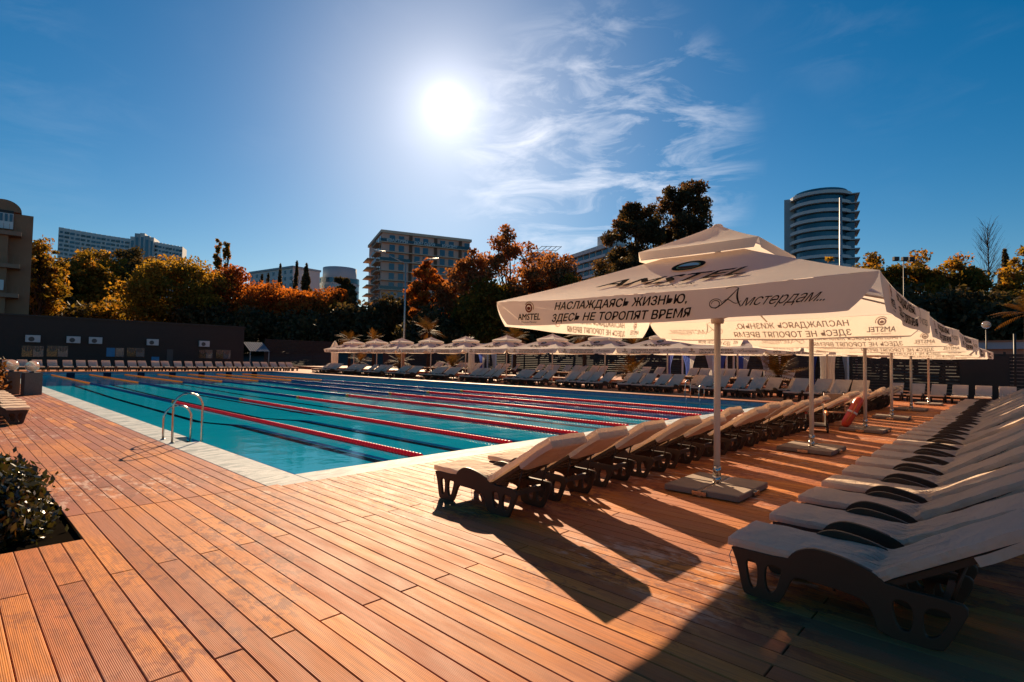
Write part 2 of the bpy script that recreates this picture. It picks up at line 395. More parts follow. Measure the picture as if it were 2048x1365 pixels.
# pool
prof = [(0, -.70), (13, -.72), (17, -.95), (33, -.95), (50, -.80)]
fl = MB(); fl.grid([[(x, y, z) for x in (0, PW)][::-1] for y, z in prof], False)
floor = fl.build('pool_floor', 'pool_floor', kind='structure')
wl = MB()
wl.add([(0,0,-2),(0,PL,-2),(0,PL,-.1),(0,0,-.1)], [(0,1,2,3)]); wl.add([(0,0,-2),(PW,0,-2),(PW,0,-.1),(0,0,-.1)], [(3,2,1,0)])
wl.build('pool_wall_near', 'pool_floor', kind='structure')
MB().box(PW, PW+.3, -.62, PL+.3, -2, -.03).box(-.62, PW, PL, PL+.3, -2, -.03).build('pool_wall_underwater', 'pool_floor', kind='structure')
fw = MB().box(PW, PW+.3, -.62, PL+.3, -.03, RZ-.03).box(-.62, PW, PL, PL+.3, -.03, RZ-.03)
fw = fw.build('pool_wall_far', 'pool_tile', kind='structure')
lip = MB().box(PW-.03, PW+.5, -.62, PL+.5, RZ-.028, RZ+.012).box(-.62, PW-.03, PL-.03, PL+.5, RZ-.028, RZ+.012)
lip.build('edge_board', 'plank', fw)
gut = MB().box(PW-.012, PW+.01, 0, PL, .0, .075).box(0, PW-.012, PL-.012, PL+.01, .0, .075)
gut.build('waterline_tile', 'waterline', fw)
for k in range(8):
    u = 1.25+2.5*k
    q = MB()
    for (ya, za), (yb, zb) in zip(prof[:-1], prof[1:]):
        y0 = max(ya, 2.0); y1 = min(yb, 48.)
        za2 = za+(zb-za)*(y0-ya)/(yb-ya); zb2 = za+(zb-za)*(y1-ya)/(yb-ya)
        q.add([(u-.13,y0,za2+.006),(u+.13,y0,za2+.006),(u+.13,y1,zb2+.006),(u-.13,y1,zb2+.006)], [(0,1,2,3)])
    for yy in (2.0, 48.):
        z = np.interp(yy, [p[0] for p in prof], [p[1] for p in prof])+.009
        q.add([(u-.5,yy-.13,z),(u+.5,yy-.13,z),(u+.5,yy+.13,z),(u-.5,yy+.13,z)], [(0,1,2,3)])
    q.build('lane_line', 'pool_line', floor)
    MB().box(u-.28, u+.28, PL-.02, PL-.004, -.3, .2).build('lane_target', 'pool_line', fw)
MB().add([(0,0,0),(PW,0,0),(PW,PL,0),(0,PL,0)], [(0,1,2,3)]).build('pool_water', 'water', kind='structure')
# coping, notched for the ladder
cz = .052
cp = link('coping', None, kind='structure')
MB().chamfer_box(-.615, .0, -.615, 4.42, -.2, cz, .006).build('coping_stone', 'coping_stone', cp)
MB().chamfer_box(-.615, -.25, 4.424, 5.32, -.2, cz, .006).build('coping_stone', 'coping_stone', cp)
MB().chamfer_box(-.615, .0, 5.324, PL, -.2, cz, .006).build('coping_stone', 'coping_stone', cp)
MB().chamfer_box(.004, PW, -.615, .0, -.2, cz, .006).build('coping_stone', 'coping_stone', cp)

# decks with planks
PITCH_ = .1675
_pm = {}
def plank_mesh(wd, ln, mat):
    k = (round(wd, 3), round(ln, 2), mat)
    if k not in _pm: _pm[k] = MB().chamfer_box(0, k[0], 0, k[1], -.032, 0, .005).mesh('plank', mat)
    return _pm[k]
def deck(name, cells, nmax, mat, z, base):
    root = base
    def key(c): return (c[0]+c[2]/2-CAM[0])**2+(max(c[1], min(c[1]+c[3], CAM[1]+4))-CAM[1])**2
    def seen(c):
        for fy in (0, .5, 1):
            v = RM.T @ (np.array([c[0], c[1]+c[3]*fy, z])-CAM)
            if -v[2] > .3 and abs(v[0]/-v[2]) < 1.0 and v[1]/-v[2] > -.68: return True
        return False
    vis = sorted([c for c in cells if seen(c)], key=key)
    ids = set(map(id, vis[:nmax]))
    st = MB(); rn = []
    for c in cells:
        if id(c) in ids:
            o = link('plank', plank_mesh(c[2], c[3], mat), root); o.location = (c[0], c[1], z+random.uniform(-.0015, .0008))
        else:
            n0 = len(st.v); st.chamfer_box(c[0], c[0]+c[2], c[1], c[1]+c[3], z-.032, z, .005); rn += [random.random()]*(len(st.v)-n0)
    o = st.build('plank_field', mat, root, kind='stuff')
    a = o.data.attributes.new('rnd', 'FLOAT', 'POINT'); a.data.foreach_set('value', rn)
GAP = .0045
XB = -2.98
cells = []
k0 = int(math.floor((-7-XB)/PITCH_)); k1 = int((36-XB)/PITCH_)
for k in range(k0, k1):
    x = XB+k*PITCH_; wd = PITCH_-GAP
    top = -.622 if x > -.63 else -.5
    if x > PW+.3: top = -1.7
    joints = [top] + [(-2.74 if k % 2 else -4.68)-4.37*i for i in range(3)] + [-13.5]
    joints = [j for j in joints if j <= top]
    for a, b in zip(joints[:-1], joints[1:]):
        y0, y1 = b+.003, a-.003
        if x < -2.96:                                       # the planting bed is cut out here
            if y1 > -1.53:
                if y0 < -1.53: y1 = -1.53
                else: continue
        if y1-y0 > .05: cells.append((x+GAP/2, y0, wd, y1-y0))
db = MB().box(-7, PW+.3, -13.5, -.62, -.04, .02).box(PW+.3, 36, -13.5, -1.7, -.04, .02).box(-2.95, -.62, -.62, PL, -.0395, .0195).box(-7, -2.95, .62, PL, -.0395, .0195)
dk = db.build('deck', 'soil', kind='structure')
deck('deck', cells, 300, 'plank', DZ, dk)
cells = []
for k in range(k0, int((-.62-XB)/PITCH_)+1):
    x = XB+k*PITCH_; wd = min(PITCH_, -.622-x)-GAP
    if wd < .02: continue
    y = -.494
    rr = random.Random(k)
    while y < PL:
        ln = rr.uniform(.9, 2.9); y1 = min(PL, y+ln)
        if not (x < -2.96 and y1 < .62):
            ya = max(y, .62) if x < -2.96 else y
            if y1-ya > .05: cells.append((x+GAP/2, ya, wd, y1-ya-.005))
        y = y1
db2 = link('side_deck', None, kind='structure')
deck('side_deck', cells, 300, 'plank_red', DZ, db2)
MB().box(-7, -2.96, -1.53, .62, -.06, .0).build('planting_bed', 'soil', kind='structure')
# raised decks beyond the pool
MB().box(PW+.3, 29.2, -1.7, 90, -.05, RZ).build('raised_deck', 'plank', kind='structure')
MB().box(-12, PW+.3, PL+.3, 72, -.05, RZ-.004).build('far_deck', 'plank', kind='structure')
MB().box(29.2, 62, 1.0, 90, -.05, TZ).build('terrace', 'plank', kind='structure')
MB().box(PW+1.2, 29.1, -2.1, -1.7, -.05, .17).build('deck_step', 'plank', kind='structure')
MB().box(29.2, 62, -14, 1.0, -.06, .045).build('paving', 'plank', kind='structure')

# ================================================================== LOUNGERS
def shape2d(polys, ext):
    cu = bpy.data.curves.new('shape', 'CURVE'); cu.dimensions = '2D'; cu.fill_mode = 'BOTH'; cu.extrude = ext; cu.bevel_depth = .006; cu.bevel_resolution = 1
    for p in polys:
        s = cu.splines.new('POLY'); s.points.add(len(p)-1); s.use_cyclic_u = True
        for pt, (a, b) in zip(s.points, p): pt.co = (a, b, 0, 1)
    o = bpy.data.objects.new('tmp', cu); C.objects.link(o)
    dg = bpy.context.evaluated_depsgraph_get(); me = bpy.data.meshes.new_from_object(o.evaluated_get(dg)); bpy.data.objects.remove(o); bpy.data.curves.remove(cu)
    return me
def smooth_poly(p, it=2):
    p = [np.array(q, float) for q in p]
    for _ in range(it):
        r = []
        for i in range(len(p)):
            a, b = p[i], p[(i+1) % len(p)]; r += [a*.75+b*.25, a*.25+b*.75]
        p = r
    return [tuple(q) for q in p]
outer = [(0.00,.345),(0.02,.30),(.05,.22),(.085,.05),(.11,.0),(.34,.0),(.375,.04),(.43,.18),(.47,.235),(.54,.235),(.80,.225),(.92,.20),(.97,.12),(1.00,.0),(1.33,.0),(1.37,.07),(1.43,.2),(1.47,.30),(1.43,.335),(1.04,.335),(1.00,.38),(.92,.415),(.80,.448),(.66,.468),(.57,.465),(.49,.43),(.44,.385),(.42,.345)]
holes = [[(.10,.28),(.205,.28),(.205,.10),(.18,.055),(.145,.06),(.125,.12)], [(.25,.28),(.39,.28),(.365,.18),(.335,.08),(.285,.05),(.25,.10)],
         [(1.06,.27),(1.19,.27),(1.19,.08),(1.13,.055),(1.085,.10)], [(1.235,.27),(1.40,.27),(1.36,.15),(1.31,.07),(1.235,.06)]]
side = shape2d([smooth_poly(outer, 1)]+[smooth_poly(h, 2) for h in holes], .016)
side.transform(Matrix(((0,0,1,0),(1,0,0,0),(0,1,0,0),(0,0,0,1))))
side.materials.append(MT['bronze_plastic'])
def lounger_meshes(HY=1.00, HZ=.335, BX=1.93, BZ_=.915):      # hinge and head end of the backrest (underside of the cushion)
    bd = np.array([BX-HY, BZ_-HZ]); BLEN = np.linalg.norm(bd); bd = bd/BLEN; bn = np.array([-bd[1], bd[0]])
    d = {}; nsl = int((BLEN-.06)/.128)
    m = MB()
    for i in range(8): m.box(-.29, .29, .03+i*.122, .03+i*.122+.095, .305, .335)
    m.box(-.30, -.27, .02, 1.40, .25, .32).box(.27, .30, .02, 1.40, .25, .32).box(-.29, .29, 1.33, 1.38, .24, .30).box(-.29, .29, .06, .10, .24, .30)
    d['seat_base'] = m.mesh('seat_base', 'bronze_plastic')
    m = MB()
    def slab(a, b, x0, x1, t0, t1):
        P = []
        for s_ in (a, b):
            for t in (t0, t1):
                p = np.array([HY, HZ])+bd*s_+bn*t
                P += [(x0, p[0], p[1]), (x1, p[0], p[1])]
        m.add(P, [(0,1,5,4),(2,6,7,3),(0,4,6,2),(1,3,7,5),(0,2,3,1),(4,5,7,6)])
    slab(0, BLEN, -.30, -.25, -.045, -.005); slab(0, BLEN, .25, .30, -.045, -.005)
    for i in range(nsl): slab(.06+i*.128, .06+i*.128+.055, -.25, .25, -.035, -.008)
    d['backrest'] = m.mesh('backrest', 'bronze_plastic')
    m = MB()
    for x in (-.22, .22):
        p = np.array([HY, HZ])+bd*BLEN*.47-bn*.04
        m.tube([(x, p[0], p[1]), (x, 1.37, .27)], .012, 6)
    p = np.array([HY, HZ])+bd*BLEN*.47-bn*.05
    m.tube([(-.25, p[0], p[1]), (.25, p[0], p[1])], .012, 6)
    d['strut'] = m.mesh('strut', 'bronze_plastic')
    cv = []
    for var in range(4):
        r = np.random.default_rng(var+3)
        T = .062; nx, ny = 22, 60; ph = r.uniform(0, 6, 8)
        path = []
        tot = HY+BLEN
        for i in range(ny):
            s_ = -.03+i/(ny-1)*(tot+.06)
            if s_ < HY-.1: p = np.array([s_, .352+.018*math.sin(max(0, s_)*3.0)*0-.012*max(0, s_-.3)]); nn = np.array([0, 1.])
            else:
                e = min(1., (s_-HY+.1)/.2); e = e*e*(3-2*e)
                q0 = np.array([s_, .352-.012*(s_-.3)]); q1 = np.array([HY, HZ+.012])+bd*(s_-HY)
                p = q0*(1-e)+q1*e; nn = np.array([0, 1.])*(1-e)+bn*e; nn = nn/np.linalg.norm(nn)
            path.append((s_, p, nn))
        def surf(x, s_, p, nn, top):
            u = x/.325
            if top:
                cr = math.exp(-((s_-HY)/.17)**2)
                wr = .019*math.sin(9*u+2.2*s_*7+ph[0]+3*math.sin(s_*5+ph[1]))*cr*(1-.5*u*u) + .006*math.sin(5*u*1.4+s_*11+ph[2])*(.35+cr) + .003*math.sin(23*s_+ph[3]+4*u)
                crown = .005*(1-u**4)
                t = T+crown+wr
            else: t = 0.
            q = p+nn*t
            return (x, q[0], q[1])
        xs = np.linspace(-.325, .325, nx)
        top = [[surf(x, *pp_, True) for x in xs] for pp_ in path]; bot = [[surf(x, *pp_, False) for x in xs] for pp_ in path]
        m = MB(); m.grid(np.array(top)[:, ::-1]); m.grid(np.array(bot))
        for g_ in (0, nx-1):
            a = np.array([[top[i][g_], (np.array(top[i][g_])*.5+np.array(bot[i][g_])*.5+np.array([(-.006 if g_ == 0 else .006), 0, 0])), bot[i][g_]] for i in range(ny)])
            m.grid(a if g_ == nx-1 else a[:, ::-1], False)
        for i_ in (0, ny-1):
            a = np.array([top[i_], bot[i_]]); m.grid(a if i_ == 0 else a[::-1], False)
        cv.append(m.mesh('cushion', 'cushion'))
    d['cushion'] = cv
    # pocket of the cover, pulled over the head of the backrest and hanging down behind it
    m = MB(); P = []
    for j in range(9):
        s_ = BLEN+.035-j/8*BLEN*.5
        row = []
        for i in range(13):
            u = -1+i/6.; dr = .06*(1-u*u)*(j/8)
            q = np.array([HY, HZ])+bd*(s_-dr*(j == 8)-.0)-bn*(.052+.012*math.sin(3*u+j*.7)*(j/8)+.015*(1-u*u)*(j/8))
            row.append((u*.327, q[0], q[1]))
        P.append(row)
    q = np.array([HY, HZ])+bd*(BLEN+.036)+bn*.02
    P = [[(x, q[0], q[1]) for x, _, _ in P[0]]]+P
    m.grid(P); m.grid(np.array([[(x*1.0, y+.004*bn[0], z+.004*bn[1]) for x, y, z in r] for r in P])[:, ::-1])
    for sgn in (0, -1):
        a = [[r[sgn], (r[sgn][0], r[sgn][1]+bn[0]*.06, r[sgn][2]+bn[1]*.06)] for r in P[1:]]
        m.grid(a)
    d['flap'] = m.mesh('cushion_flap', 'cushion')
    m = MB(); m.tube([(-.30, .01, .36), (-.335, -.03, .25), (-.35, -.05, .12), (-.345, -.01, .02), (-.33, .05, .006)], .0035, 4)
    d['tie'] = m.mesh('tie', 'cushion')
    d['tie2'] = MB().tube([(.30, .01, .36), (.325, -.02, .27), (.34, .01, .19)], .0035, 4).mesh('tie', 'cushion')
    return d
LMS = [lounger_meshes(), lounger_meshes(1.10, .335, 1.72, .88), lounger_meshes(1.0, .335, 1.95, .87), lounger_meshes(1.0, .335, 1.89, .955)]
def lounger(loc, rz, label, group, var=0, full=True, upright=0):
    LM = LMS[upright]
    t = thing('sun_lounger', label, 'sun lounger', loc, rz, group)
    a = link('side_frame', side, t); a.location = (-.31, 0, 0); a = link('side_frame', side, t); a.location = (.31, 0, 0)
    link('seat_base', LM['seat_base'], t); link('backrest', LM['backrest'], t)
    if full: link('strut', LM['strut'], t)
    c = link('cushion', LM['cushion'][var % 4], t)
    if full: link('cushion_flap', LM['flap'], c); link('tie', LM['tie'], c); link('tie', LM['tie2'], c)
    return t
PI = math.pi
jit = lambda a: random.uniform(-a, a)
n = 0
for i in range(25):
    x = 1.05+1.04*i
    if 12.6 < x < 14.4: continue
    lounger((x, -2.57+(0 if i == 0 else jit(.07)), DZ), PI+(0 if i == 0 else jit(.045)), f'beige cushioned lounger, {ordw(n)} from the camera in the row beside the pool', 'loungers in the row beside the near pool edge', i, True, 0 if i == 0 else random.choice((0, 0, 2, 3))); n += 1
for i in range(29):
    x = .95+.985*i
    lounger((x, -6.51+(0 if i == 0 else jit(.05)), DZ), PI+(0 if i == 0 else jit(.04)), f'beige cushioned lounger under the big parasols, {ordw(i)} from the camera in the right-hand row', 'loungers in the right-hand row', i+1, True, 0 if i == 0 else random.choice((0, 0, 2, 3)))
FARY = [-1.2, 3.3, 7.6, 12.2, 16.8, 21.5, 26.4, 31.2, 35.8, 40.2, 44.7]
n = 0
for gi, yc in enumerate(FARY):
    for j in range(4):
        y = yc-2.0+j*.83
        lounger((22.9+jit(.15), y, RZ), -PI/2+jit(.06), f'lounger across the pool, {ordw(n)} from the right in the front far row', 'loungers in the front row across the pool', n, False); n += 1
    for j in range(2):
        lounger((24.9+jit(.4), yc+1.4+j*.86, RZ), -PI/2+jit(.12), f'lounger set back beside the parasol poles across the pool, {ordw(2*gi+j)} from the right', 'loungers set back across the pool', n+j, False, 1)
n = 0
for gi, yc in enumerate(FARY[1:9]):
    for j in range(3 if gi % 3 else 5):
        lounger((30.4+jit(.2), yc-1.4+j*.92, TZ), -PI/2+jit(.1), f'lounger on the terrace behind the far parasols, {ordw(n)} from the right', 'loungers on the far terrace', n, False, 1); n += 1
for i in range(27):
    lounger((-1.0+.95*i, 51.1+jit(.1), RZ), jit(.06), f'lounger before the long dark building, {ordw(i)} from the left', 'loungers before the dark building', i, False, 1)
for i in range(6):
    lounger((32.0+jit(.06), -3.3-.93*i, .045), -PI/2+jit(.03), f'pale lounger facing the camera before the right-hand fence, {ordw(i)} from the left', 'loungers before the right-hand fence', i, False, 1)
for i in range(9):
    lounger((-2.2+jit(.04), 10.5+.96*i, DZ), PI/2+jit(.03), f'lounger at the left photo edge beside the side deck, {ordw(i)} from the camera', 'loungers along the left edge', i, i < 2)

# ================================================================== PARASOLS
def text2d(body, size, shear=0., offset=0., space=1.):
    cu = bpy.data.curves.new('txt', 'FONT'); cu.body = body; cu.size = size; cu.shear = shear; cu.offset = offset; cu.space_character = space
    cu.align_x = 'CENTER'; cu.align_y = 'CENTER'; cu.resolution_u = 2; cu.fill_mode = 'FRONT'
    o = bpy.data.objects.new('tmp', cu); C.objects.link(o)
    dg = bpy.context.evaluated_depsgraph_get(); me = bpy.data.meshes.new_from_object(o.evaluated_get(dg)); bpy.data.objects.remove(o)
    v = np.array([x.co[:] for x in me.vertices]); f = [tuple(p.vertices) for p in me.polygons]
    bpy.data.meshes.remove(me); bpy.data.curves.remove(cu); return v, f
def disc2d(rx, ry, c=(0, 0), n=28, a0=0., a1=2*PI, inner=0.):
    v = []; f = []
    for i in range(n+1):
        a = a0+(a1-a0)*i/n; ca, sa = math.cos(a), math.sin(a)
        v += [(c[0]+rx*ca, c[1]+ry*sa, 0), (c[0]+rx*inner*ca, c[1]+ry*inner*sa, 0)]
    for i in range(n): f.append((2*i, 2*i+2, 2*i+3, 2*i+1))
    return np.array(v), f
def ribbon2d(pts, wds):
    pts = np.array(pts, float); v = []; f = []
    for i in range(len(pts)):
        t = pts[min(i+1, len(pts)-1)]-pts[max(0, i-1)]; t = t/(np.linalg.norm(t)+1e-9); nn = np.array([-t[1], t[0]])
        for s_ in (1, -1): v.append((*(pts[i]+nn*wds[i]*s_*.5), 0))
    for i in range(len(pts)-1): f.append((2*i, 2*i+1, 2*i+3, 2*i+2))
    return np.array(v), f
HALF, RIM, INR, INZ, VH = 2.30, 2.66, .58, 3.36, .335
def side_frame_(k):
    a = PI/2*k; nn = np.array([math.cos(a), math.sin(a), 0]); return nn, np.cross([0, 0, 1.], nn)
def panel(k, lat, t, off=0.):
    nn, r = side_frame_(k); h = HALF*(1-t)+INR*t; s_ = max(-1, min(1, lat/h))
    z = RIM+(INZ-RIM)*(t*.9+.1*t*t)-.055*(1-s_*s_)*math.sin(PI*min(1, t*.95))-.035*(1-s_*s_)*(1-t)**2 + .006*math.sin(7*s_+9*t+k)*(1-t)
    p = nn*(h-.04*(1-s_*s_)*(1-t)) + r*lat; p[2] = z+off*.9; p = p+nn*off*.4
    return p
def valance(k, lat, q, off=0.):
    nn, r = side_frame_(k); s_ = lat/HALF
    o = HALF-.04*(1-s_*s_)+.035*q+.016*q*math.sin(lat*2.6+k*1.7)+.008*q*math.sin(lat*7+k)+off
    p = nn*o+r*lat*(1-.10*q**1.6*abs(s_)**4); p[2] = RIM-.035*(1-s_*s_)-VH*q+.008*q*math.sin(lat*3.3+k*2.1)
    return p
T_SLOG1 = text2d('НАСЛАЖДАЯСЬ ЖИЗНЬЮ,', .137, .22, 0); T_SLOG2 = text2d('ЗДЕСЬ НЕ ТОРОПЯТ ВРЕМЯ', .137, .22, 0)
T_SMALL = text2d('AMSTEL', .12, .22, 0); T_TINY = text2d('Premium Pilsener', .042, .2)
T_BIG = text2d('AMSTEL', .54, .28, 0, 1.02); T_PILS = text2d('PILSENER', .155, .3, 0, 1.25)
T_SCR = text2d('мстердам...', .155, .6, -.0005, .94)
# swash capital drawn as pen strokes
cap = []
def pen(fn, a, b, n, w0, w1):
    ts = np.linspace(a, b, n); cap.append(ribbon2d([fn(t) for t in ts], [w0+(w1-w0)*math.sin(PI*i/(n-1)) for i in range(n)]))
pen(lambda t: (-.19+.085*math.cos(t)*(1-.05*t), -.015+.07*math.sin(t)*(1-.05*t)), 0., 9.5, 40, .006, .012)
pen(lambda t: (-.19+.29*t, -.08+.25*t**1.3), 0., 1., 14, .006, .016)
pen(lambda t: (.10+.035*t-.03*math.sin(PI*t), .17-.245*t), 0., 1., 12, .010, .024)
pen(lambda t: (-.10+.24*t, .0+.03*math.sin(2*PI*t)), 0., 1., 12, .005, .010)
pen(lambda t: (.10-.16*t, .17+.02*math.sin(PI*t)), 0., 1., 10, .004, .009)
def build_print(name, mat, parts, mapf, parent):
    m = MB(); full = []
    for (vf_, pl) in parts:
        full.append((vf_, pl))
        for j in range(1, 3 if pl[3] > 0 else 1): full.append((vf_, (pl[0]+pl[3]*(j-.5*0), pl[1]+pl[3]*.35*(-1)**j, pl[2], pl[3])) if False else (vf_, (pl[0]+pl[3]*j*.55, pl[1]+pl[3]*.3*(-1)**j, pl[2], .0015*j)))
    for (v, f), (dx, dy, sc_, off) in [(a_, (b_[0], b_[1], b_[2], b_[3] if b_[3] in (.0015, .003) else 0.)) for a_, b_ in full]:
        m.add([mapf(p[0]*sc_+dx, p[1]*sc_+dy, off) for p in v], f)
    return m.build(name, mat, parent, kind='stuff')
def make_parasol():
    t = thing('parasol', 'x', 'parasol')
    m = MB(); m.tube([(0,0,.08),(0,0,3.5)], .046, 14); m.build('pole', 'pole_paint', t)
    m = MB(); m.lathe([(.0,2.42),(.085,2.42),(.095,2.46),(.095,2.52),(.06,2.55),(.05,2.60),(.0,2.60)], n=14); m.lathe([(0,3.34),(.08,3.36),(.08,3.44),(0,3.46)], n=12); m.build('hub', 'pole_paint', t)
    m = MB(); m.tube([(0,0,.2),(0,0,.34)], .056, 14); m.tube([(.05,0,.27),(.12,0,.27)], .012, 6); m.build('clamp', 'steel', t)
    for k in range(8):
        a = PI/4*k; rr = HALF*(math.sqrt(2) if k % 2 else 1.)*.985; zr = RIM-.02 if k % 2 else RIM-.06
        d = np.array([math.cos(a), math.sin(a), 0])
        mid = d*rr*.52; mid[2] = 3.36+(zr-3.36)*.52-(.07 if k % 2 == 0 else .03)
        e = d*rr; e[2] = zr
        m = MB(); m.tube([d*.05+[0,0,3.37], mid, e], .014, 6); m.tube([d*.08+[0,0,2.5], mid], .011, 6); m.build('rib', 'pole_paint', t)
    cn = link('canopy', None, t) if False else None
    m = MB()
    for k in range(4):
        P = []
        for j in range(13):
            tt = j/12; h = HALF*(1-tt)+INR*tt
            P.append([panel(k, u*h, tt) for u in np.linspace(-1, 1, 21)])
        m.grid(P)
    cn = m.build('canopy', 'canopy', t)
    L_ = math.hypot(HALF-INR, INZ-RIM)
    for k in range(4):
        pf = lambda x, y, off, k=k: panel(k, x, y/L_, .022+off)
        build_print('lettering', 'print_dark', [(T_BIG, (.0, .70, 1, .03)), (T_PILS, (.1, .34, 1, 0))], pf, cn)
        build_print('logo_ring', 'print_dark', [(disc2d(.36, .33, inner=.72), (.02, 1.34, .62, 0))], pf, cn)
        build_print('logo_band', 'print_gold', [(disc2d(.26, .24, inner=.86), (.02, 1.34, .62, 0))], pf, cn)
        build_print('logo_field', 'print_red', [(disc2d(.222, .205, a0=PI, a1=2*PI), (.02, 1.34, .62, 0))], pf, cn)
        build_print('logo_field', 'print_white', [(disc2d(.222, .205, a0=0, a1=PI), (.02, 1.34, .62, 0))], pf, cn)
    for k in range(4):
        P = [[valance(k, u*HALF, j/6) for u in np.linspace(-1, 1, 49)] for j in range(7)]
        va = MB().grid(np.array(P)[::-1]).build('valance', 'canopy', t)
        vf = lambda x, y, off, k=k: valance(k, x, (VH/2-y)/VH, .013+off)
        build_print('lettering', 'print_dark', [(T_SLOG1, (-.36, .068, 1, .008)), (T_SLOG2, (-.36, -.088, 1, .008)), (T_SMALL, (-1.72, -.055, 1, .008)), (T_TINY, (-1.72, -.122, 1, 0)), (T_SCR, (1.53, -.01, 1, 0))]+[(c_, (1.02, .0, .82, 0)) for c_ in cap], vf, va)
        build_print('emblem', 'print_red', [(disc2d(.062, .062, inner=.62), (-1.70, .07, 1, 0)), (disc2d(.03, .024), (-1.70, .065, 1, 0))], vf, va)
        build_print('emblem', 'print_gold', [(disc2d(.086, .08, inner=.86, a0=-.4, a1=2.6), (-1.695, .075, 1, 0))], vf, va)
    # vent cap
    CH, CZ, CT = .84, 3.44, 3.86
    m = MB()
    for k in range(4):
        nn, r = side_frame_(k); P = []
        for j in range(9):
            tt = j/8; h = CH*(1-tt)+.05*tt
            P.append([nn*h+r*u*h+np.array([0,0,CZ+(CT-CZ)*(tt*.85+.15*tt*tt)-.045*(1-u*u)*math.sin(PI*tt)+.012*math.sin(14*u+5*tt+k)*tt*(1-abs(u))]) for u in np.linspace(-1, 1, 13)])
        m.grid(P)
        P = [[nn*(CH-.008*(1-u*u)+.012*q)+r*u*CH*(1-.06*q*abs(u)**6)+np.array([0,0,CZ-.13*q]) for u in np.linspace(-1, 1, 17)] for q in (0, .5, 1)]
        m.grid(P[::-1])
    m.lathe([(.07,CT-.03),(.075,CT+.005),(.05,CT+.03),(0,CT+.04)], n=12)
    m.build('vent_cap', 'canopy', t)
    # weighted base: four slabs in a steel cross
    for sx in (-1, 1):
        for sy in (-1, 1):
            x0, x1 = sorted((sx*.022, sx*.60)); y0, y1 = sorted((sy*.022, sy*.52))
            MB().chamfer_box(x0, x1, y0, y1, .018, .098, .012).build('base_slab', 'concrete', t)
    m = MB().box(-.63, .63, -.02, .02, .0, .085).box(-.02, .02, -.55, -.0205, .0, .0845).box(-.02, .02, .0205, .55, .0, .0845); m.tube([(0,0,.08),(0,0,.2)], .056, 14); m.box(-.64, -.60, -.1, .1, .02, .075).box(-.1, .1, -.56, -.525, .02, .07); m.build('base_frame', 'steel', t)
    return t
proto = make_parasol()
for i in range(6):
    o = proto if i == 0 else copy_tree(proto)
    o.location = (3.97+5.16*i, -5.02+(0 if i == 0 else jit(.06)), DZ if i < 5 else .06)
    o.rotation_euler = (0, 0, R_(1.) if i == 0 else R_(random.uniform(-2.5, 2.5)))
    tag(o, ['big beige square parasol nearest the camera with dark lettering', 'beige square parasol second from the camera in the near row', 'beige square parasol third from the camera, red float at its foot', 'beige square parasol fourth from the camera in the near row', 'beige square parasol fifth from the camera in the near row', 'beige square parasol farthest from the camera in the near row'][i], 'parasol', 'parasols between the two near lounger rows')
for i, y in enumerate(FARY):
    o = copy_tree(proto); o.location = (27.2, y, RZ); o.scale = (1, 1, .94); o.rotation_euler = (0, 0, R_(random.uniform(-2, 2)))
    tag(o, f'white square parasol across the pool, {ordw(i)} from the right in the far row', 'parasol', 'parasols in the far row')
# one parasol left closed
t = thing('closed_parasol', 'tall white parasol folded shut at the left end of the far row', 'parasol', (27.6, 49.6, RZ))
MB().tube([(0,0,0),(0,0,3.5)], .045, 10).build('pole', 'pole_paint', t)
P = []
for j in range(15):
    tt = j/14; z = 3.5-3.0*tt; r0 = .05+.30*min(1, tt*3.2)*(1-.15*tt)+.10*math.sin(PI*min(1, tt*2))*(tt < .5)
    P.append([((r0*(1+.28*math.cos(5*a+tt)))*math.cos(a), (r0*(1+.28*math.cos(5*a+tt)))*math.sin(a), z+.05*math.cos(5*a)) for a in np.linspace(0, 2*PI, 41)])
MB().grid(np.array(P)[::-1]).build('folded_canopy', 'canopy', t)
MB().cbox((0,0,.05), (1.1,1.0,.09)).build('base_slab', 'concrete', t)

# ================================================================== POOL THINGS
def beads(y0, y1):
    m = MB(); y = y0+.06
    while y < y1-.05:
        n_ = 10
        prof_ = [(.018, -.05), (.056, -.046), (.062, -.02), (.062, .02), (.056, .046), (.018, .05)]
        vs = []; fs = []
        for (r, a) in prof_:
            for k in range(n_): vs.append((r*math.cos(2*PI*k/n_), y+a, .022+r*math.sin(2*PI*k/n_)))
        for i in range(5):
            for k in range(n_): fs.append((i*n_+k, i*n_+(k+1) % n_, (i+1)*n_+(k+1) % n_, (i+1)*n_+k))
        m.add(vs, fs, True); y += .108
    m.tube([(0, y0, .012), (0, y1, .012)], .008, 5)
    return m
bm_ = {c: beads(a, b).mesh('floats', c) for c, a, b in (('rope_red', .05, 15.8), ('rope_blue', 15.8, 33), ('rope_yellow', 33, 49.9))}
cap_m = MB().tube([(0, 15.72, .022), (0, 15.95, .022)], .07, 10).mesh('end_float', 'rope_yellow')
for k in range(7):
    t = thing('lane_rope', f'floating lane rope of red, blue and yellow beads, {ordw(k)} from the left pool edge', 'lane rope', (2.5*(k+1), 0, 0), 0, 'lane ropes across the pool')
    for c, nm in (('rope_red', 'red_floats'), ('rope_blue', 'blue_floats'), ('rope_yellow', 'yellow_floats')): link(nm, bm_[c], t, kind='stuff')
    link('end_float', cap_m, t)
def rail(y, h, x0, x1, zb):
    r = (x1-x0)/2; pts = [(x0, y, 0)]+[(x0, y, h-r)]
    pts += [((x0+x1)/2-r*math.cos(a), y, h-r+r*math.sin(a)) for a in np.linspace(.2, PI-.2, 12)]
    pts += [(x1, y, h-r), (x1, y, zb)]
    return MB().tube(pts, .022, 10)
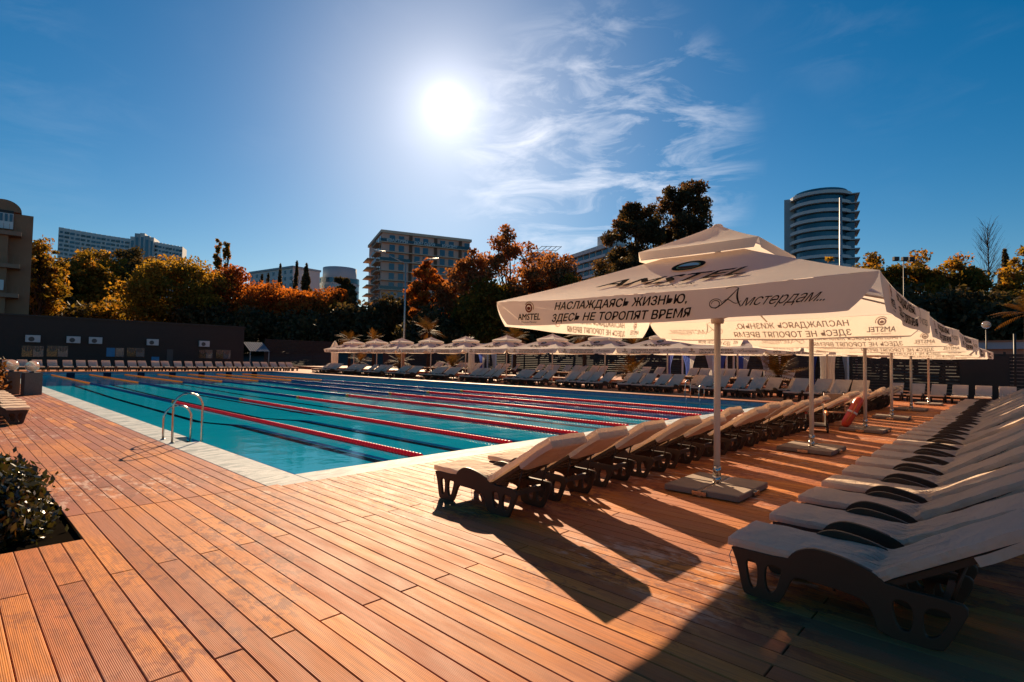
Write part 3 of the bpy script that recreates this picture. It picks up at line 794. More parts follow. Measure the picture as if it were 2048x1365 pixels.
t = thing('pool_ladder', 'polished steel pool ladder with two arched rails on the near left coping', 'ladder', (0, 0, cz))
rail(4.50, 1.02, -.50, .05, -.72).build('rail', 'steel', t); rail(5.16, .72, -.50, .03, -.72).build('rail', 'steel', t)
for z in (-.32, -.56): MB().box(.0, .09, 4.5, 5.16, z, z+.03).build('step', 'steel', t)
for y in (4.5, 5.16): MB().lathe([(.05, 0), (.05, .008), (.03, .02)], (-.5, y, 0), 12).build('flange', 'steel', t)
t = thing('pool_ladder', 'steel pool ladder on the far side of the pool', 'ladder', (PW, 0, RZ))
for y, h in ((2.45, .62), (3.12, .84)):
    m = rail(y, h, -.45, .12, 0.); m.v = [(-p[0]-.3, p[1], p[2]) for p in m.v]; m.f = [f[::-1] for f in m.f]; m.build('rail', 'steel', t)
    MB().tube([(.15-.42, y, 0), (.15-.42, y, -.9)], .022, 8).build('stile', 'steel', t)
for z in (-.45, -.75): MB().box(-.31, -.22, 2.45, 3.12, z, z+.03).build('step', 'steel', t)
# red rescue float leaning on the third pole
px = 3.97+5.16*2
t = thing('rescue_float', 'red rescue float leaning against the third parasol pole', 'rescue float', (px-.38, -4.62, DZ+.1))
d_ = np.array([.30, -.36, .84]); m = MB(); Pp = [d_*s_ for s_ in (0, .05, .15, .5, .85, .95, 1.)]
m.tube(Pp, [.05, .10, .125, .13, .125, .10, .05], 14); m.build('body', 'orange_red', t)
m = MB(); m.tube([d_*.18+[-.13,-.02,0], d_*.5+[-.17,-.04,0], d_*.8+[-.13,-.02,0]], .014, 6); m.build('handle', 'orange', t)
m = MB(); m.tube([d_*.46, d_*.52], .135, 14); m.build('strap', 'print_white', t)
# folding wooden chair and small trolley by the gap in the row
c0 = on_z((1672, 852), DZ)
t = thing('folding_chair', 'folding wooden armchair standing in the gap of the near lounger row', 'chair', (c0[0], c0[1], DZ), R_(20))
for y in (-.27, .27):
    MB().tube([(-.30, y, 0), (.22, y, .62)], .02, 6).build('leg', 'light_wood', t); MB().tube([(.30, y, 0), (-.22, y, .62)], .02, 6).build('leg', 'light_wood', t)
    MB().tube([(.22, y, .40), (.36, y, .98)], .02, 6).build('back_post', 'light_wood', t); MB().box(-.28, .30, y-.03, y+.03, .61, .64).build('armrest', 'light_wood', t)
MB().box(-.24, .24, -.27, .27, .40, .425).build('seat', 'light_wood', t)
MB().add([(.27,-.27,.60),(.27,.27,.60),(.355,.27,.96),(.355,-.27,.96),(.285,-.27,.60),(.285,.27,.60),(.37,.27,.96),(.37,-.27,.96)], [(0,1,2,3),(7,6,5,4),(0,3,7,4),(1,5,6,2),(3,2,6,7),(0,4,5,1)]).build('backrest', 'curtain_pink', t)
c0 = on_z((1632, 862), DZ)
t = thing('trolley', 'low dark trolley with orange padded rails beside the second parasol pole', 'trolley', (c0[0], c0[1], DZ), R_(15))
MB().box(-.45, .45, -.25, .25, .16, .20).box(-.45, .45, -.25, -.22, .2, .5).box(-.45, .45, .22, .25, .2, .5).build('tray', 'bronze_plastic', t)
for y in (-.25, .25): MB().tube([(-.5, y, .52), (.5, y, .52)], .035, 8).build('rail', 'orange_red' if y > 0 else 'orange', t)
for x in (-.36, .36):
    for y in (-.27, .27):
        w_ = MB().tube([(x, y-.02, .13), (x, y+.02, .13)], .13, 16).build('wheel', 'rubber', t); MB().tube([(x, y-.024, .13), (x, y+.024, .13)], .05, 10).build('rim', 'steel', w_)
MB().tube([(.48, -.2, .2), (.75, -.2, .8), (.75, .2, .8), (.48, .2, .2)], .016, 6).build('handle', 'steel', t)
# granite blocks with glass globes, left
for (x, y, s_, h, lb) in ((-1.12, 22.55, .58, .95, 'granite lamp block with a glass globe nearest the pool'), (-1.72, 23.3, .5, .98, 'granite lamp block with a glass globe, middle of the three'), (-2.3, 24.4, .5, .98, 'granite lamp block with a glass globe beside the flowering bush')):
    t = thing('globe_lamp', lb, 'lamp', (x, y, DZ), R_(8), 'globe lamps at the left')
    MB().chamfer_box(-s_/2, s_/2, -s_/2, s_/2, 0, h, .02).build('block', 'granite', t)
    MB().lathe([(.09, h), (.09, h+.04), (.06, h+.06)], n=12).build('collar', 'frame_dark', t)
    MB().lathe([(max(.002, .24*math.sin(a)), h+.26-.24*math.cos(a)) for a in np.linspace(0, PI, 14)], n=20).build('globe', 'globe_glass', t)

# ================================================================== PLANTS
def leaf_mesh(name, P, size, mat, tint, stretch=1.7, up=0., r=rng):
    n = len(P); a = r.normal(size=(n, 3)); a[:, 2] += up; a /= np.linalg.norm(a, axis=1)[:, None]+1e-9
    b = np.cross(a, r.normal(size=(n, 3))); b /= np.linalg.norm(b, axis=1)[:, None]+1e-9
    s = size*r.uniform(.6, 1.4, n)[:, None]
    a = a*s*stretch*.5; b = b*s*.5
    V = np.stack([P-a, P+b*.9-a*.1, P+a, P-b*.9-a*.1], 1).reshape(-1, 3)
    me = bpy.data.meshes.new(name); me.vertices.add(4*n); me.vertices.foreach_set('co', V.ravel().astype(np.float32))
    me.loops.add(4*n); me.loops.foreach_set('vertex_index', np.arange(4*n, dtype=np.int32))
    me.polygons.add(n); me.polygons.foreach_set('loop_start', np.arange(0, 4*n, 4, dtype=np.int32)); me.polygons.foreach_set('loop_total', np.full(n, 4, np.int32))
    at = me.attributes.new('tint', 'FLOAT', 'POINT'); at.data.foreach_set('value', np.repeat(np.clip(tint, 0, 1), 4).astype(np.float32))
    me.materials.append(MT[mat]); me.update(calc_edges=True); return me
def limb(m, a, b, r0, r1, r, n=5, bend=.08):
    a = np.array(a, float); b = np.array(b, float); L0 = np.linalg.norm(b-a)
    pts = [a+(b-a)*s_+(r.normal(size=3)*bend*L0*math.sin(PI*s_)) for s_ in np.linspace(0, 1, n)]
    m.tube(pts, list(np.linspace(r0, r1, n)), 6, False); return pts
def crown_points(kind, h, w, n, r):
    """leaf positions and tints for a crown; origin at the tree's foot"""
    if kind == 'round':
        zc, rz_ = h*.60, h*.42; nc = 130
    elif kind == 'tall': zc, rz_ = h*.56, h*.46; nc = 140
    elif kind == 'sparse': zc, rz_ = h*.62, h*.40; nc = 64
    else: zc, rz_ = h*.58, h*.42; nc = 60
    cs = []; rd = []
    if kind == 'cypress':
        nc = 60
        for i in range(nc):
            s_ = r.uniform(.03, 1); rr = w*.5*min(1, (1-s_)*1.9+.05)*min(1, s_*6)
            a = r.uniform(0, 2*PI); cs.append((rr*.55*math.cos(a), rr*.55*math.sin(a), h*s_*.97)); rd.append((rr*.4+.05, h*.035))
    elif kind == 'poplar':
        nc = 50
        for i in range(nc):
            s_ = r.uniform(.3, 1); rr = w*.5*(1-.5*s_); a = r.uniform(0, 2*PI); q = r.uniform(.2, 1)
            cs.append((rr*q*math.cos(a), rr*q*math.sin(a), h*s_*.97)); rd.append((w*.10, h*.02))
    elif kind == 'pine':
        nc = 90
        for i in range(nc):
            a = r.uniform(0, 2*PI); q = r.uniform(.15, 1)**.6; s_ = r.uniform(.36, 1)
            rr = w*.5*q*(1-.55*max(0, s_-.55)/.45)
            cs.append((rr*math.cos(a), rr*math.sin(a), h*s_)); rd.append((w*.085*r.uniform(.7, 1.3), h*.035))
    else:
        for i in range(nc):
            d = r.normal(size=3); d /= np.linalg.norm(d); q = r.uniform(.25, 1)**.45
            lob = 1+.16*math.sin(3*math.atan2(d[1], d[0])+d[2]*4+r.uniform(0, .8))
            p = d*q*lob*np.array([w*.43, w*.43, rz_*.9]); cs.append((p[0], p[1], zc+p[2])); k_ = r.uniform(.7, 1.35)*(.105 if kind != 'sparse' else .085); rd.append((w*k_, w*k_*.75))
    cs = np.array(cs); rd = np.array(rd)
    idx = r.integers(0, len(cs), n)
    d = r.normal(size=(n, 3)); d /= np.linalg.norm(d, axis=1)[:, None]
    q = r.uniform(0, 1, n)[:, None]**.5
    P = cs[idx]+d*q*np.stack([rd[idx, 0], rd[idx, 0], rd[idx, 1]], 1)*1.25
    ct = r.uniform(.1, .9, len(cs)); tint = ct[idx]*.6+r.uniform(0, .45, n)
    P[:, 2] = np.maximum(P[:, 2], .1)
    return P, tint, cs
def tree(name, label, px, top, wpx, dep, kind, mat, n=6000, leaf=.24, cat='tree', seed=0, base=None, group=None):
    r = np.random.default_rng(seed*31+int(px))
    k_ = 1.6 if px < 1200 else (2.0 if px < 1420 else 1.4); dep *= k_; leaf *= k_*.92
    q = at_depth((px, top), dep); D = math.hypot(q[0]-CAM[0], q[1]-CAM[1])
    zb = (hill(D)-.1) if base is None else base; h = q[2]-zb; w_ = wpx*dep/F_PX
    t = thing(name, label, cat, (q[0], q[1], zb), 0, group)
    n = int(n*1.5); leaf *= 1.12
    P, tint, cs = crown_points(kind, h, w_, n, r)
    m = MB(); tr0 = max(.07, h*.018)
    th = h*(.9 if kind in ('cypress', 'pine', 'poplar') else .62)
    tk = limb(m, (0,0,-.2), (r.normal()*h*.02, r.normal()*h*.02, th), tr0, tr0*.3, r, 7, .015)
    m.build('trunk', 'bark', t)
    m = MB()
    for i in r.choice(len(cs), min(len(cs), 34 if kind in ('sparse', 'pine') else 18), False):
        z0 = min(th*.95, max(h*.18, cs[i][2]*.62)); a = tk[min(6, int(z0/th*6))]
        limb(m, a, cs[i], tr0*.38, tr0*.06, r, 5, .07)
    m.build('limbs', 'bark', t)
    link('crown', leaf_mesh('crown', P, leaf, mat, tint, r=r), t)
    return t
T = tree
T('broadleaf_tree','orange and olive tree beside the tan tower block',72,478,120,60,'tall','leaf_olive',8000,.24,seed=1)
T('broadleaf_tree','thin-leaved sapling top rising beside the tan tower',84,468,60,58,'sparse','leaf_olive',900,.24,seed=2)
T('broadleaf_tree','olive-brown tree below the left wing of the curved block',160,512,120,74,'round','leaf_olive',8000,.27,seed=3)
T('broadleaf_tree','amber-tipped tree before the middle of the curved block',205,498,110,80,'round','leaf_gold',7500,.27,seed=4)
T('evergreen_tree','black-green evergreen left of the golden round tree',262,502,100,84,'round','leaf_dark',8000,.30,seed=5)
T('broadleaf_tree','golden round tree lit from behind, left of the poplars',350,515,182,66,'round','leaf_gold',15000,.23,seed=6)
T('poplar_tree','left one of two slim thin-leaved poplars',437,476,26,80,'poplar','leaf_olive',900,.24,seed=7)
T('poplar_tree','right one of two slim thin-leaved poplars',457,478,28,80,'poplar','leaf_olive',1000,.24,seed=8)
T('broadleaf_tree','rusty tree directly below the two poplars',455,540,120,72,'round','leaf_rust',8500,.25,seed=9)
T('broadleaf_tree','wide rust-orange tree right of the poplars',530,562,150,70,'round','leaf_rust',10000,.24,seed=10)
T('broadleaf_tree','rust-orange tree below the tall cypresses',612,578,130,70,'round','leaf_rust',9000,.24,seed=11)
T('broadleaf_tree','small bright orange tree before the blue glass building',668,578,62,74,'round','leaf_rust',5000,.24,seed=12)
T('conifer_tree','dark conifer left of the cream apartment house',688,560,60,84,'pine','leaf_dark',6000,.30,seed=13)
T('cypress_tree','slender tall cypress, left of the pair against the sky',594,523,15,95,'cypress','leaf_dark',2600,.26,seed=14)
T('cypress_tree','broad cypress, right of the pair against the sky',613,526,34,92,'cypress','leaf_dark',4500,.26,seed=15)
T('cypress_tree','short cypress before the low white block, right of three',561,529,16,110,'cypress','leaf_dark',1800,.28,seed=16)
T('cypress_tree','short cypress before the low white block, middle of three',537,545,11,110,'cypress','leaf_dark',1500,.28,seed=17)
T('cypress_tree','short cypress before the low white block, left of three',524,549,10,110,'cypress','leaf_dark',1500,.28,seed=18)
T('broadleaf_tree','pinkish-orange feathery tree before the cream apartment house',858,518,105,66,'sparse','leaf_rust',7000,.22,seed=19)
T('evergreen_tree','dark tree below the cream apartment house by the lamp post',780,598,120,72,'round','leaf_dark',9000,.28,seed=20)
T('broadleaf_tree','tall brown tree hiding the right end of the cream apartment house',938,492,120,64,'tall','leaf_brown',10000,.23,seed=21)
T('broadleaf_tree','airy brown tree with sky between its branches, centre right',1020,458,170,62,'sparse','leaf_brown',7500,.22,seed=22)
T('evergreen_tree','dense dark green tree under the airy brown tree',985,560,150,60,'round','leaf_olive',11000,.24,seed=23)
T('broadleaf_tree','brown-green tree behind the tip of the nearest parasol',1105,506,150,66,'round','leaf_brown',10000,.24,seed=24)
T('broadleaf_tree','rounded olive tree before the white hotel',1150,558,120,62,'round','leaf_olive',8000,.24,seed=25)
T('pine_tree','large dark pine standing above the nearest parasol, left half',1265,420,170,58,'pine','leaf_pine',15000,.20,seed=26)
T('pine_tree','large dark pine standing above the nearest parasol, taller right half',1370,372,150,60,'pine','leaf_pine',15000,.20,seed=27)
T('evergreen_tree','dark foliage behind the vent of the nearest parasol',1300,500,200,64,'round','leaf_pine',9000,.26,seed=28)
T('broadleaf_tree','small orange tree before the round white tower',1650,512,80,70,'round','leaf_gold',4500,.25,seed=29)
T('broadleaf_tree','olive tree with amber top right of the tall mast',1745,515,120,58,'round','leaf_olive',9500,.23,seed=30)
T('broadleaf_tree','broad olive tree behind the floodlight pole',1830,512,140,56,'round','leaf_olive',11000,.23,seed=31)
T('broadleaf_tree','olive tree left of the bare tall tree',1915,520,130,54,'round','leaf_olive',10000,.22,seed=32)
T('broadleaf_tree','amber-leaved tree at the right photo edge',2050,505,110,48,'tall','leaf_gold',8000,.20,seed=33)
T('cypress_tree','dark cypress beside the bare tall tree',2010,500,44,62,'cypress','leaf_dark',4500,.24,seed=34)
# dark thicket along the foot of the slope
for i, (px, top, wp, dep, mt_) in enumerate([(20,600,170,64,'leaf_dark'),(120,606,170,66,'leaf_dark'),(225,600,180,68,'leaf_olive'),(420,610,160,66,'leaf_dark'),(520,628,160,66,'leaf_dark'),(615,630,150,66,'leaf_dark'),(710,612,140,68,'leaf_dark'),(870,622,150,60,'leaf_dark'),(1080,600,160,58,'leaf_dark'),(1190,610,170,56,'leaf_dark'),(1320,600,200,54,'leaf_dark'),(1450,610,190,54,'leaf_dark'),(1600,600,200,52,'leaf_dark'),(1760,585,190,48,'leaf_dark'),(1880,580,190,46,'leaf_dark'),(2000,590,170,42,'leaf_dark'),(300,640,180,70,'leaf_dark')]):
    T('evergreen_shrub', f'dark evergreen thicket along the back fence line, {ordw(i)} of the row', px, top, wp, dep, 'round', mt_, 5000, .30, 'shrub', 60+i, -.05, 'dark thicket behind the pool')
# bare tall tree, twigs only
q = at_depth((1975, 452), 85); h = q[2]-hill(70); t = thing('bare_tree', 'tall leafless tree with fine upswept twigs at the right', 'tree', (q[0], q[1], hill(70)-.1))
r = np.random.default_rng(5); m = MB(); tk = limb(m, (0,0,0), (0,0,h), .22, .03, r, 9, .008); m.build('trunk', 'bark', t); m = MB()
for i in range(150):
    s_ = r.uniform(.28, .98); a = r.uniform(0, 2*PI); ln = h*.20*(1.15-s_)+h*.03; b0 = tk[int(s_*8)]*np.array([1,1,0])+[0,0,h*s_]
    pts = [b0+np.array([math.cos(a)*ln*u_*.62, math.sin(a)*ln*u_*.62, ln*(.75*u_+.35*u_*u_)]) for u_ in (0, .5, 1)]
    m.tube(pts, [.035, .022, .01], 4, False)
    for j in range(3):
        p0 = pts[1] if j else pts[2]; e = p0+np.array([math.cos(a+r.normal()*.7), math.sin(a+r.normal()*.7), 1.4])*ln*.25; m.tube([p0, e], [.015, .006], 3, False)
m.build('limbs', 'bark', t)
# palms behind the far parasols
def palm(label, px, topy, X, size, seed, zb=TZ, droop=.55, nf=26):
    q = on_x((px, topy), X); r = np.random.default_rng(seed); h = max(.5, q[2]-zb-size*.45)
    t = thing('palm', label, 'palm', (q[0], q[1], zb))
    m = MB(); m.tube([(0,0,-.1),(0,0,h*.5),(r.normal()*.05,0,h)], [.20,.17,.15], 9, False); m.build('trunk', 'bark', t)
    V = []; F_ = []; tn = []
    for i in range(nf):
        a = r.uniform(0, 2*PI); el = r.uniform(-.2, 1.35); ln = size*r.uniform(.75, 1.1); tc_ = r.uniform(0, 1)
        p = np.array([0, 0, h]); d = np.array([math.cos(a)*math.cos(el), math.sin(a)*math.cos(el), math.sin(el)]); sdv = np.array([-math.sin(a), math.cos(a), 0])
        K = 14
        for k in range(K):
            p = p+d*ln/K; d = d+np.array([0,0,-droop/K*1.6]); d /= np.linalg.norm(d)
            for sg in (-1, 1):
                l2 = ln*.27*math.sin(PI*min(.97, (k+1.2)/K))+.03; e = p+(sdv*sg*.85+d*.55+np.array([0,0,-.18]))*l2; wv = d*ln*.018
                o = len(V); V += [p-wv, p+wv, e+wv*.2, e-wv*.2]; F_.append((o,o+1,o+2,o+3)); tn += [tc_*.7+r.uniform(0,.3)]*4
    mm = bpy.data.meshes.new('fronds'); mm.from_pydata([tuple(x) for x in V], [], F_); at = mm.attributes.new('tint','FLOAT','POINT'); at.data.foreach_set('value', tn); mm.materials.append(MT['leaf_palm']); mm.update(); link('fronds', mm, t)
palm('palm with drooping orange fronds above the leftmost far parasols',700,668,31,1.9,1); palm('palm with ragged orange fronds behind the closed parasol',748,668,31,1.7,2)
palm('tall palm with green and orange fronds beside the lamp post foot',858,645,32,2.3,3); palm('palm trunk with brown fronds between far parasols, left of centre',905,720,31,1.6,4)
palm('palm with orange fronds behind the middle far parasols',1030,660,32,1.8,5); palm('palm with spread amber fronds behind the nearest parasol skirt',1170,652,32,2.0,6); palm('palm with small yellow-tipped fronds right of the amber palm',1268,674,33,1.5,7)
palm('low bushy palm before the blue curtained cabana',1556,722,29,1.9,8, RZ, .4, 40); palm('low bushy palm between the far loungers, centre',1262,728,29,1.6,9, RZ, .4, 36); palm('low brown palm behind the far loungers, left of centre',720,712,31,1.6,10,RZ,.4,30)
palm('low brown palm behind the far loungers beside the curtain',800,712,31,1.6,12,RZ,.4,30); palm('orange palm at the right photo edge',2058,600,26,1.3,11, .04)
def bush(name, label, c, rx, ry, h, n, leaf, mat, seed, clumps=40, stretch=2.0):
    r = np.random.default_rng(seed); t = thing(name, label, 'bush', c)
    d = r.normal(size=(clumps, 3)); d /= np.linalg.norm(d, axis=1)[:, None]; d[:, 2] = np.abs(d[:, 2]); q = r.uniform(.3, 1, clumps)[:, None]**.5
    cs = d*q*np.array([rx*.85, ry*.85, h*.85]); cs[:, 2] += .04
    idx = r.integers(0, clumps, n); P = cs[idx]+r.normal(size=(n, 3))*np.array([rx, ry, h])*.11; P[:, 2] = np.maximum(P[:, 2], .01)
    tint = r.uniform(0, 1, clumps)[idx]*.5+r.uniform(0, .5, n)
    m = MB()
    for i in range(clumps): limb(m, (r.normal()*.08, r.normal()*.08, 0), cs[i], .014, .004, r, 4, .06)
    m.build('stems', 'bark', t); link('foliage', leaf_mesh('foliage', P, leaf, mat, tint, stretch, .3, r), t); return t
bush('glossy_bush','dark glossy-leaved bush in the deck cut-out at the lower left',(-3.55,-.38,0),.66,1.08,.78,24000,.042,'leaf_glossy',1,150)
bush('flowering_bush','tall pinkish flowering bush behind the glass globe lamps',(-2.9,22.8,0),1.25,1.3,1.75,7000,.10,'leaf_flower',2,60)

# ================================================================== BUILDINGS
def dirs(a, b):
    u = np.array([b[0]-a[0], b[1]-a[1]]); return math.atan2(u[1], u[0]), np.linalg.norm(u)
_wm = {}
def wmesh(w_, h, mat, d=.12):
    k = (round(w_, 2), round(h, 2), mat)
    if k not in _wm: _wm[k] = MB().box(-k[0]/2, k[0]/2, -d, .02, 0, k[1]).mesh('pane', mat)
    return _wm[k]
def window(par, x, y, z, w_, h, mat='win_blue', rz=0, frame=None):
    if frame:
        f = MB().box(-w_/2-.08, w_/2+.08, -.06, .02, -.08, h+.08).mesh('window', frame) if (w_, h, frame) not in _wm else _wm[(w_, h, frame)]
        _wm[(w_, h, frame)] = f; o = link('window', f, par); p = link('pane', wmesh(w_, h, mat), o); p.location = (0, 0, 0)
    else: o = link('window', wmesh(w_, h, mat), par)
    o.location = (x, y, z); o.rotation_euler = (0, 0, rz); return o
# cream apartment house, corner towards the camera
ca = at_depth((765, 460), 172); ra = at_depth((940, 480), 184); ang, ln = dirs(ca, ra)
ztop = ca[2]; zb = hill(np.hypot(*(ca-CAM)[:2]))-1
t = thing('apartment_house', 'cream and brown apartment house with balconies and banner on its top floor', 'building', (ca[0], ca[1], zb), ang)
H_ = ztop-zb; LX = ln; DY = 26
MB().box(0, LX, 0, DY, 0, H_-.9).build('wall', 'bldg_cream', t); MB().box(-.5, LX+.5, -.5, DY+.5, H_-.9, H_).build('roof_edge', 'bldg_slab', t)
nfl = 11; fh = (H_-1)/nfl; fh = 3.05
bays = [1.0]+[6.3+7.6*i for i in range(5)]
for i, x in enumerate([v_ for v_ in (9.2, 17.6, 26.2, 34.0) if v_ < LX-.6]): MB().box(x-.5, x+.5, -.42, 0, 0, H_-.9).build('pilaster', 'bldg_brown', t)
xs = [v_ for v_ in (3.2, 6.2, 11.4, 14.2, 20.0, 23.0, 28.6, 31.4, 36.5) if v_ < LX-1.]
for f in range(11):
    z = H_-.9-(f+1)*fh
    if z < 0: break
    MB().box(-.8, LX+.2, -1.0, 0, z-.12, z+.12).build('floor_slab', 'bldg_slab', t)
    for x in xs: window(t, x, 0, z+.45, 1.7, 2.05, 'win_blue')
    if f in (0, 2, 5, 7): MB().box(-.8, (LX if f == 0 else 9.), -1.02, -.96, z+.12, z+1.1).build('railing', 'win_dark', t)
    # left flank: deep balconies
    MB().box(-1.6, 0, 1.5, 10.5, z-.12, z+.12).build('balcony', 'bldg_slab', t)
    MB().box(-1.62, -1.55, 1.5, 10.5, z+.12, z+1.05).build('balcony_front', 'bldg_white' if f in (1, 2) else 'bldg_brown', t)
    for y in (3., 6., 9.): window(t, 0, y, z+.4, 1.5, 2.1, 'win_dark', -PI/2)
    if f > 0:
        MB().box(-2.4, 0, 14, 24, z-.12, z+.12).build('balcony', 'bldg_slab', t)
        for y in (16., 19.5, 23): window(t, 0, y, z+.4, 1.5, 2.1, 'win_blue', -PI/2)
MB().box(-.06, 0, 10.8, 12.2, 0, H_-.9).build('pilaster', 'bldg_brown', t)
for x, s_ in ((4.7, 'КВАРТИРЫ'), (13.6, 'ДОМ СДАН'), (22.2, 'КИРПИЧ')):
    v, f = text2d(s_, 1.25, 0, .04); z = H_-.9-fh+.62
    MB().add([(p[0]+x, -1.06, z+p[1]) for p in v], f).build('banner_lettering', 'white_paint', t)
# curved white apartment block on the hill
ce = at_depth((246, 461), 400); zb = 20.
t = thing('apartment_block', 'long white curved apartment block with a stepped tower in its middle on the hill', 'building', (ce[0], ce[1], zb), YAW-PI/2+R_(20))
def arc(u):  # u -1..1 across the front; concave towards the camera
    return np.array([u*39., -9.*u*u*1.0+9., 0])
Ht = ce[2]-zb
def wing(u0, u1, h0, h1, nb):
    m = MB()
    for i in range(nb):
        a, b = u0+(u1-u0)*i/nb, u0+(u1-u0)*(i+1)/nb; p, q = arc(a), arc(b); h = h0+(h1-h0)*(i+.5)/nb
        m.add([(*p[:2],0),(*q[:2],0),(q[0],q[1]+14,0),(p[0],p[1]+14,0),(*p[:2],h),(*q[:2],h),(q[0],q[1]+14,h),(p[0],p[1]+14,h)], [(0,1,5,4),(1,2,6,5),(2,3,7,6),(3,0,4,7),(4,5,6,7)])
    m.build('wing', 'bldg_white', t)
    for i in range(nb):
        a, b = u0+(u1-u0)*i/nb, u0+(u1-u0)*(i+1)/nb; p, q = arc(a), arc(b); h = h0+(h1-h0)*(i+.5)/nb; md = (p+q)/2; rz = math.atan2(q[1]-p[1], q[0]-p[0]); wd = np.linalg.norm(q-p)
        for f in range(8):
            window(t, md[0], md[1]-.05, h-2.6-f*3.1-1.5, wd*(.86 if (i+f) % 3 else .5), 1.6, 'win_teal' if i % 5 == 2 else ('win_dark' if i % 3 else 'win_blue'), rz)
wing(-1., .12, Ht-1.5, Ht-4.5, 15); wing(.42, 1., Ht-5.0, Ht-9.0, 9)
pc = arc(.27)
for i, (dx, w_, dh, mt_) in enumerate([(-5.6, 3., -3.2, 'bldg_white'), (-2.6, 3.2, -.6, 'bldg_grey'), (.6, 3.2, 0, 'bldg_white'), (3.8, 3.2, -1.8, 'bldg_grey'), (6.8, 2.8, -2.6, 'bldg_white')]):
    MB().box(pc[0]+dx-w_/2, pc[0]+dx+w_/2, pc[1]-3.5-.4*(i % 2), pc[1]+12, 0, Ht+dh).build('tower_bay', mt_, t)
    window(t, pc[0]+dx, pc[1]-3.5-.4*(i % 2), Ht+dh-26, w_*.55, 23, 'win_teal')
# low white block behind the cypresses
a = at_depth((500, 548), 260); b = at_depth((586, 541), 240); ang, ln = dirs(a, b)
t = thing('apartment_block', 'low white apartment block with flat roof behind the short cypresses', 'building', (a[0], a[1], 10), ang)
hh = a[2]-10; MB().box(0, ln, 0, 14, 0, hh).build('wall', 'bldg_white', t); MB().box(-.4, ln+.4, -.4, 14.4, hh, hh+.9).build('roof_edge', 'bldg_grey', t)
for i in range(5): MB().box(2+i*3.7, 3.2+i*3.7, 4, 6, hh+.9, hh+2.2).build('chimney', 'bldg_white', t)
for f in range(4):
    for i in range(8): window(t, 1.6+i*(ln-3)/7, 0, hh-2.4-f*3., 1.5, 1.5, 'win_blue')
# round blue glass building
c = at_depth((680, 540), 262); t = thing('office_building', 'round blue glass building left of the cream apartment house', 'building', (c[0], c[1], 8)); hh = c[2]-8; r0 = 9.2
MB().lathe([(r0, 0), (r0, hh-4.6), (0, hh-4.6)], n=40, smooth=False).build('wall', 'bldg_grey', t)
for f in range(7): MB().lathe([(r0+.12, hh-7.3-f*3.4), (r0+.12, hh-5.1-f*3.4)], n=40).build('window_band', 'win_light' if f % 2 else 'win_teal', t)
MB().lathe([(r0*.86, hh-4.6), (r0*.86, hh+.4), (0, hh+.4)], n=40).build('roof_drum', 'bldg_grey', t)
# roof with steel frame, white hotel
a = at_depth((1062, 505), 230); b = at_depth((1116, 505), 230); ang, ln = dirs(a, b)
t = thing('building', 'grey building with slanted steel roof frame behind the brown trees', 'building', (a[0], a[1], 8), ang); hh = a[2]-8
MB().box(0, ln, 0, 10, 0, hh).build('wall', 'bldg_white', t)
for i in range(3): window(t, 2+i*3.6, 0, hh-3.4, 2.4, 2.2, 'win_blue')
for i in range(5): MB().tube([(1.2+i*2.1, 1, hh), (5.0+i*2.1, 3, hh+3.4)], .14, 5).build('roof_beam', 'galvanised', t)
MB().tube([(2.4, 1.6, hh+1.2), (11, 1.6, hh+1.2)], .12, 5).build('roof_rail', 'galvanised', t); MB().tube([(4.6, 2.8, hh+3.2), (13.3, 2.8, hh+3.2)], .12, 5).build('roof_rail', 'galvanised', t)
a = at_depth((1136, 512), 215); b = at_depth((1215, 500), 190); ang, ln = dirs(a, b)
t = thing('hotel', 'white balconied hotel block seen left of the big pine', 'building', (a[0], a[1], 8), ang); hh = a[2]-8
MB().box(0, ln, 0, 14, 0, hh).build('wall', 'bldg_grey', t); MB().box(ln*.6, ln*.95, 3, 9, hh, hh+4.5).build('lift_house', 'bldg_white', t)
for f in range(6):
    z = hh-1-f*3.1; MB().box(-.3, ln+.3, -1.2, 0, z-.95, z).build('parapet', 'bldg_white', t)
    for i in range(7): window(t, 1.2+i*(ln-2.4)/6, 0, z-3.0, ln/9, 1.95, 'win_dark' if i % 2 else 'win_blue')
# round white tower, right
c = at_depth((1640, 390), 185); t = thing('tower_block', 'tall white tower with rounded stacked balconies above the parasols', 'building', (c[0], c[1], 6), YAW-PI/2-R_(28)); hh = c[2]-6
MB().lathe([(8.2, 0), (8.2, hh), (0, hh)], n=36, smooth=False).build('wall', 'win_teal', t); MB().box(-11, -4, -2, 9, 0, hh-1).build('stair_wing', 'bldg_grey', t)
for f in range(int(hh/3.05)):
    z = 1+f*3.05
    MB().lathe([(8.2, z), (9.5, z), (9.5, z+1.05), (9.35, z+1.05), (9.35, z+.15), (8.2, z+.15)], n=36, smooth=False).build('balcony', 'bldg_white', t)
    MB().box(6.5, 11.2, -4.5, 6, z, z+.3).build('balcony', 'bldg_white', t)
MB().box(6.5, 9.8, -3.5, 6, 0, hh-2).build('bay', 'win_teal', t)
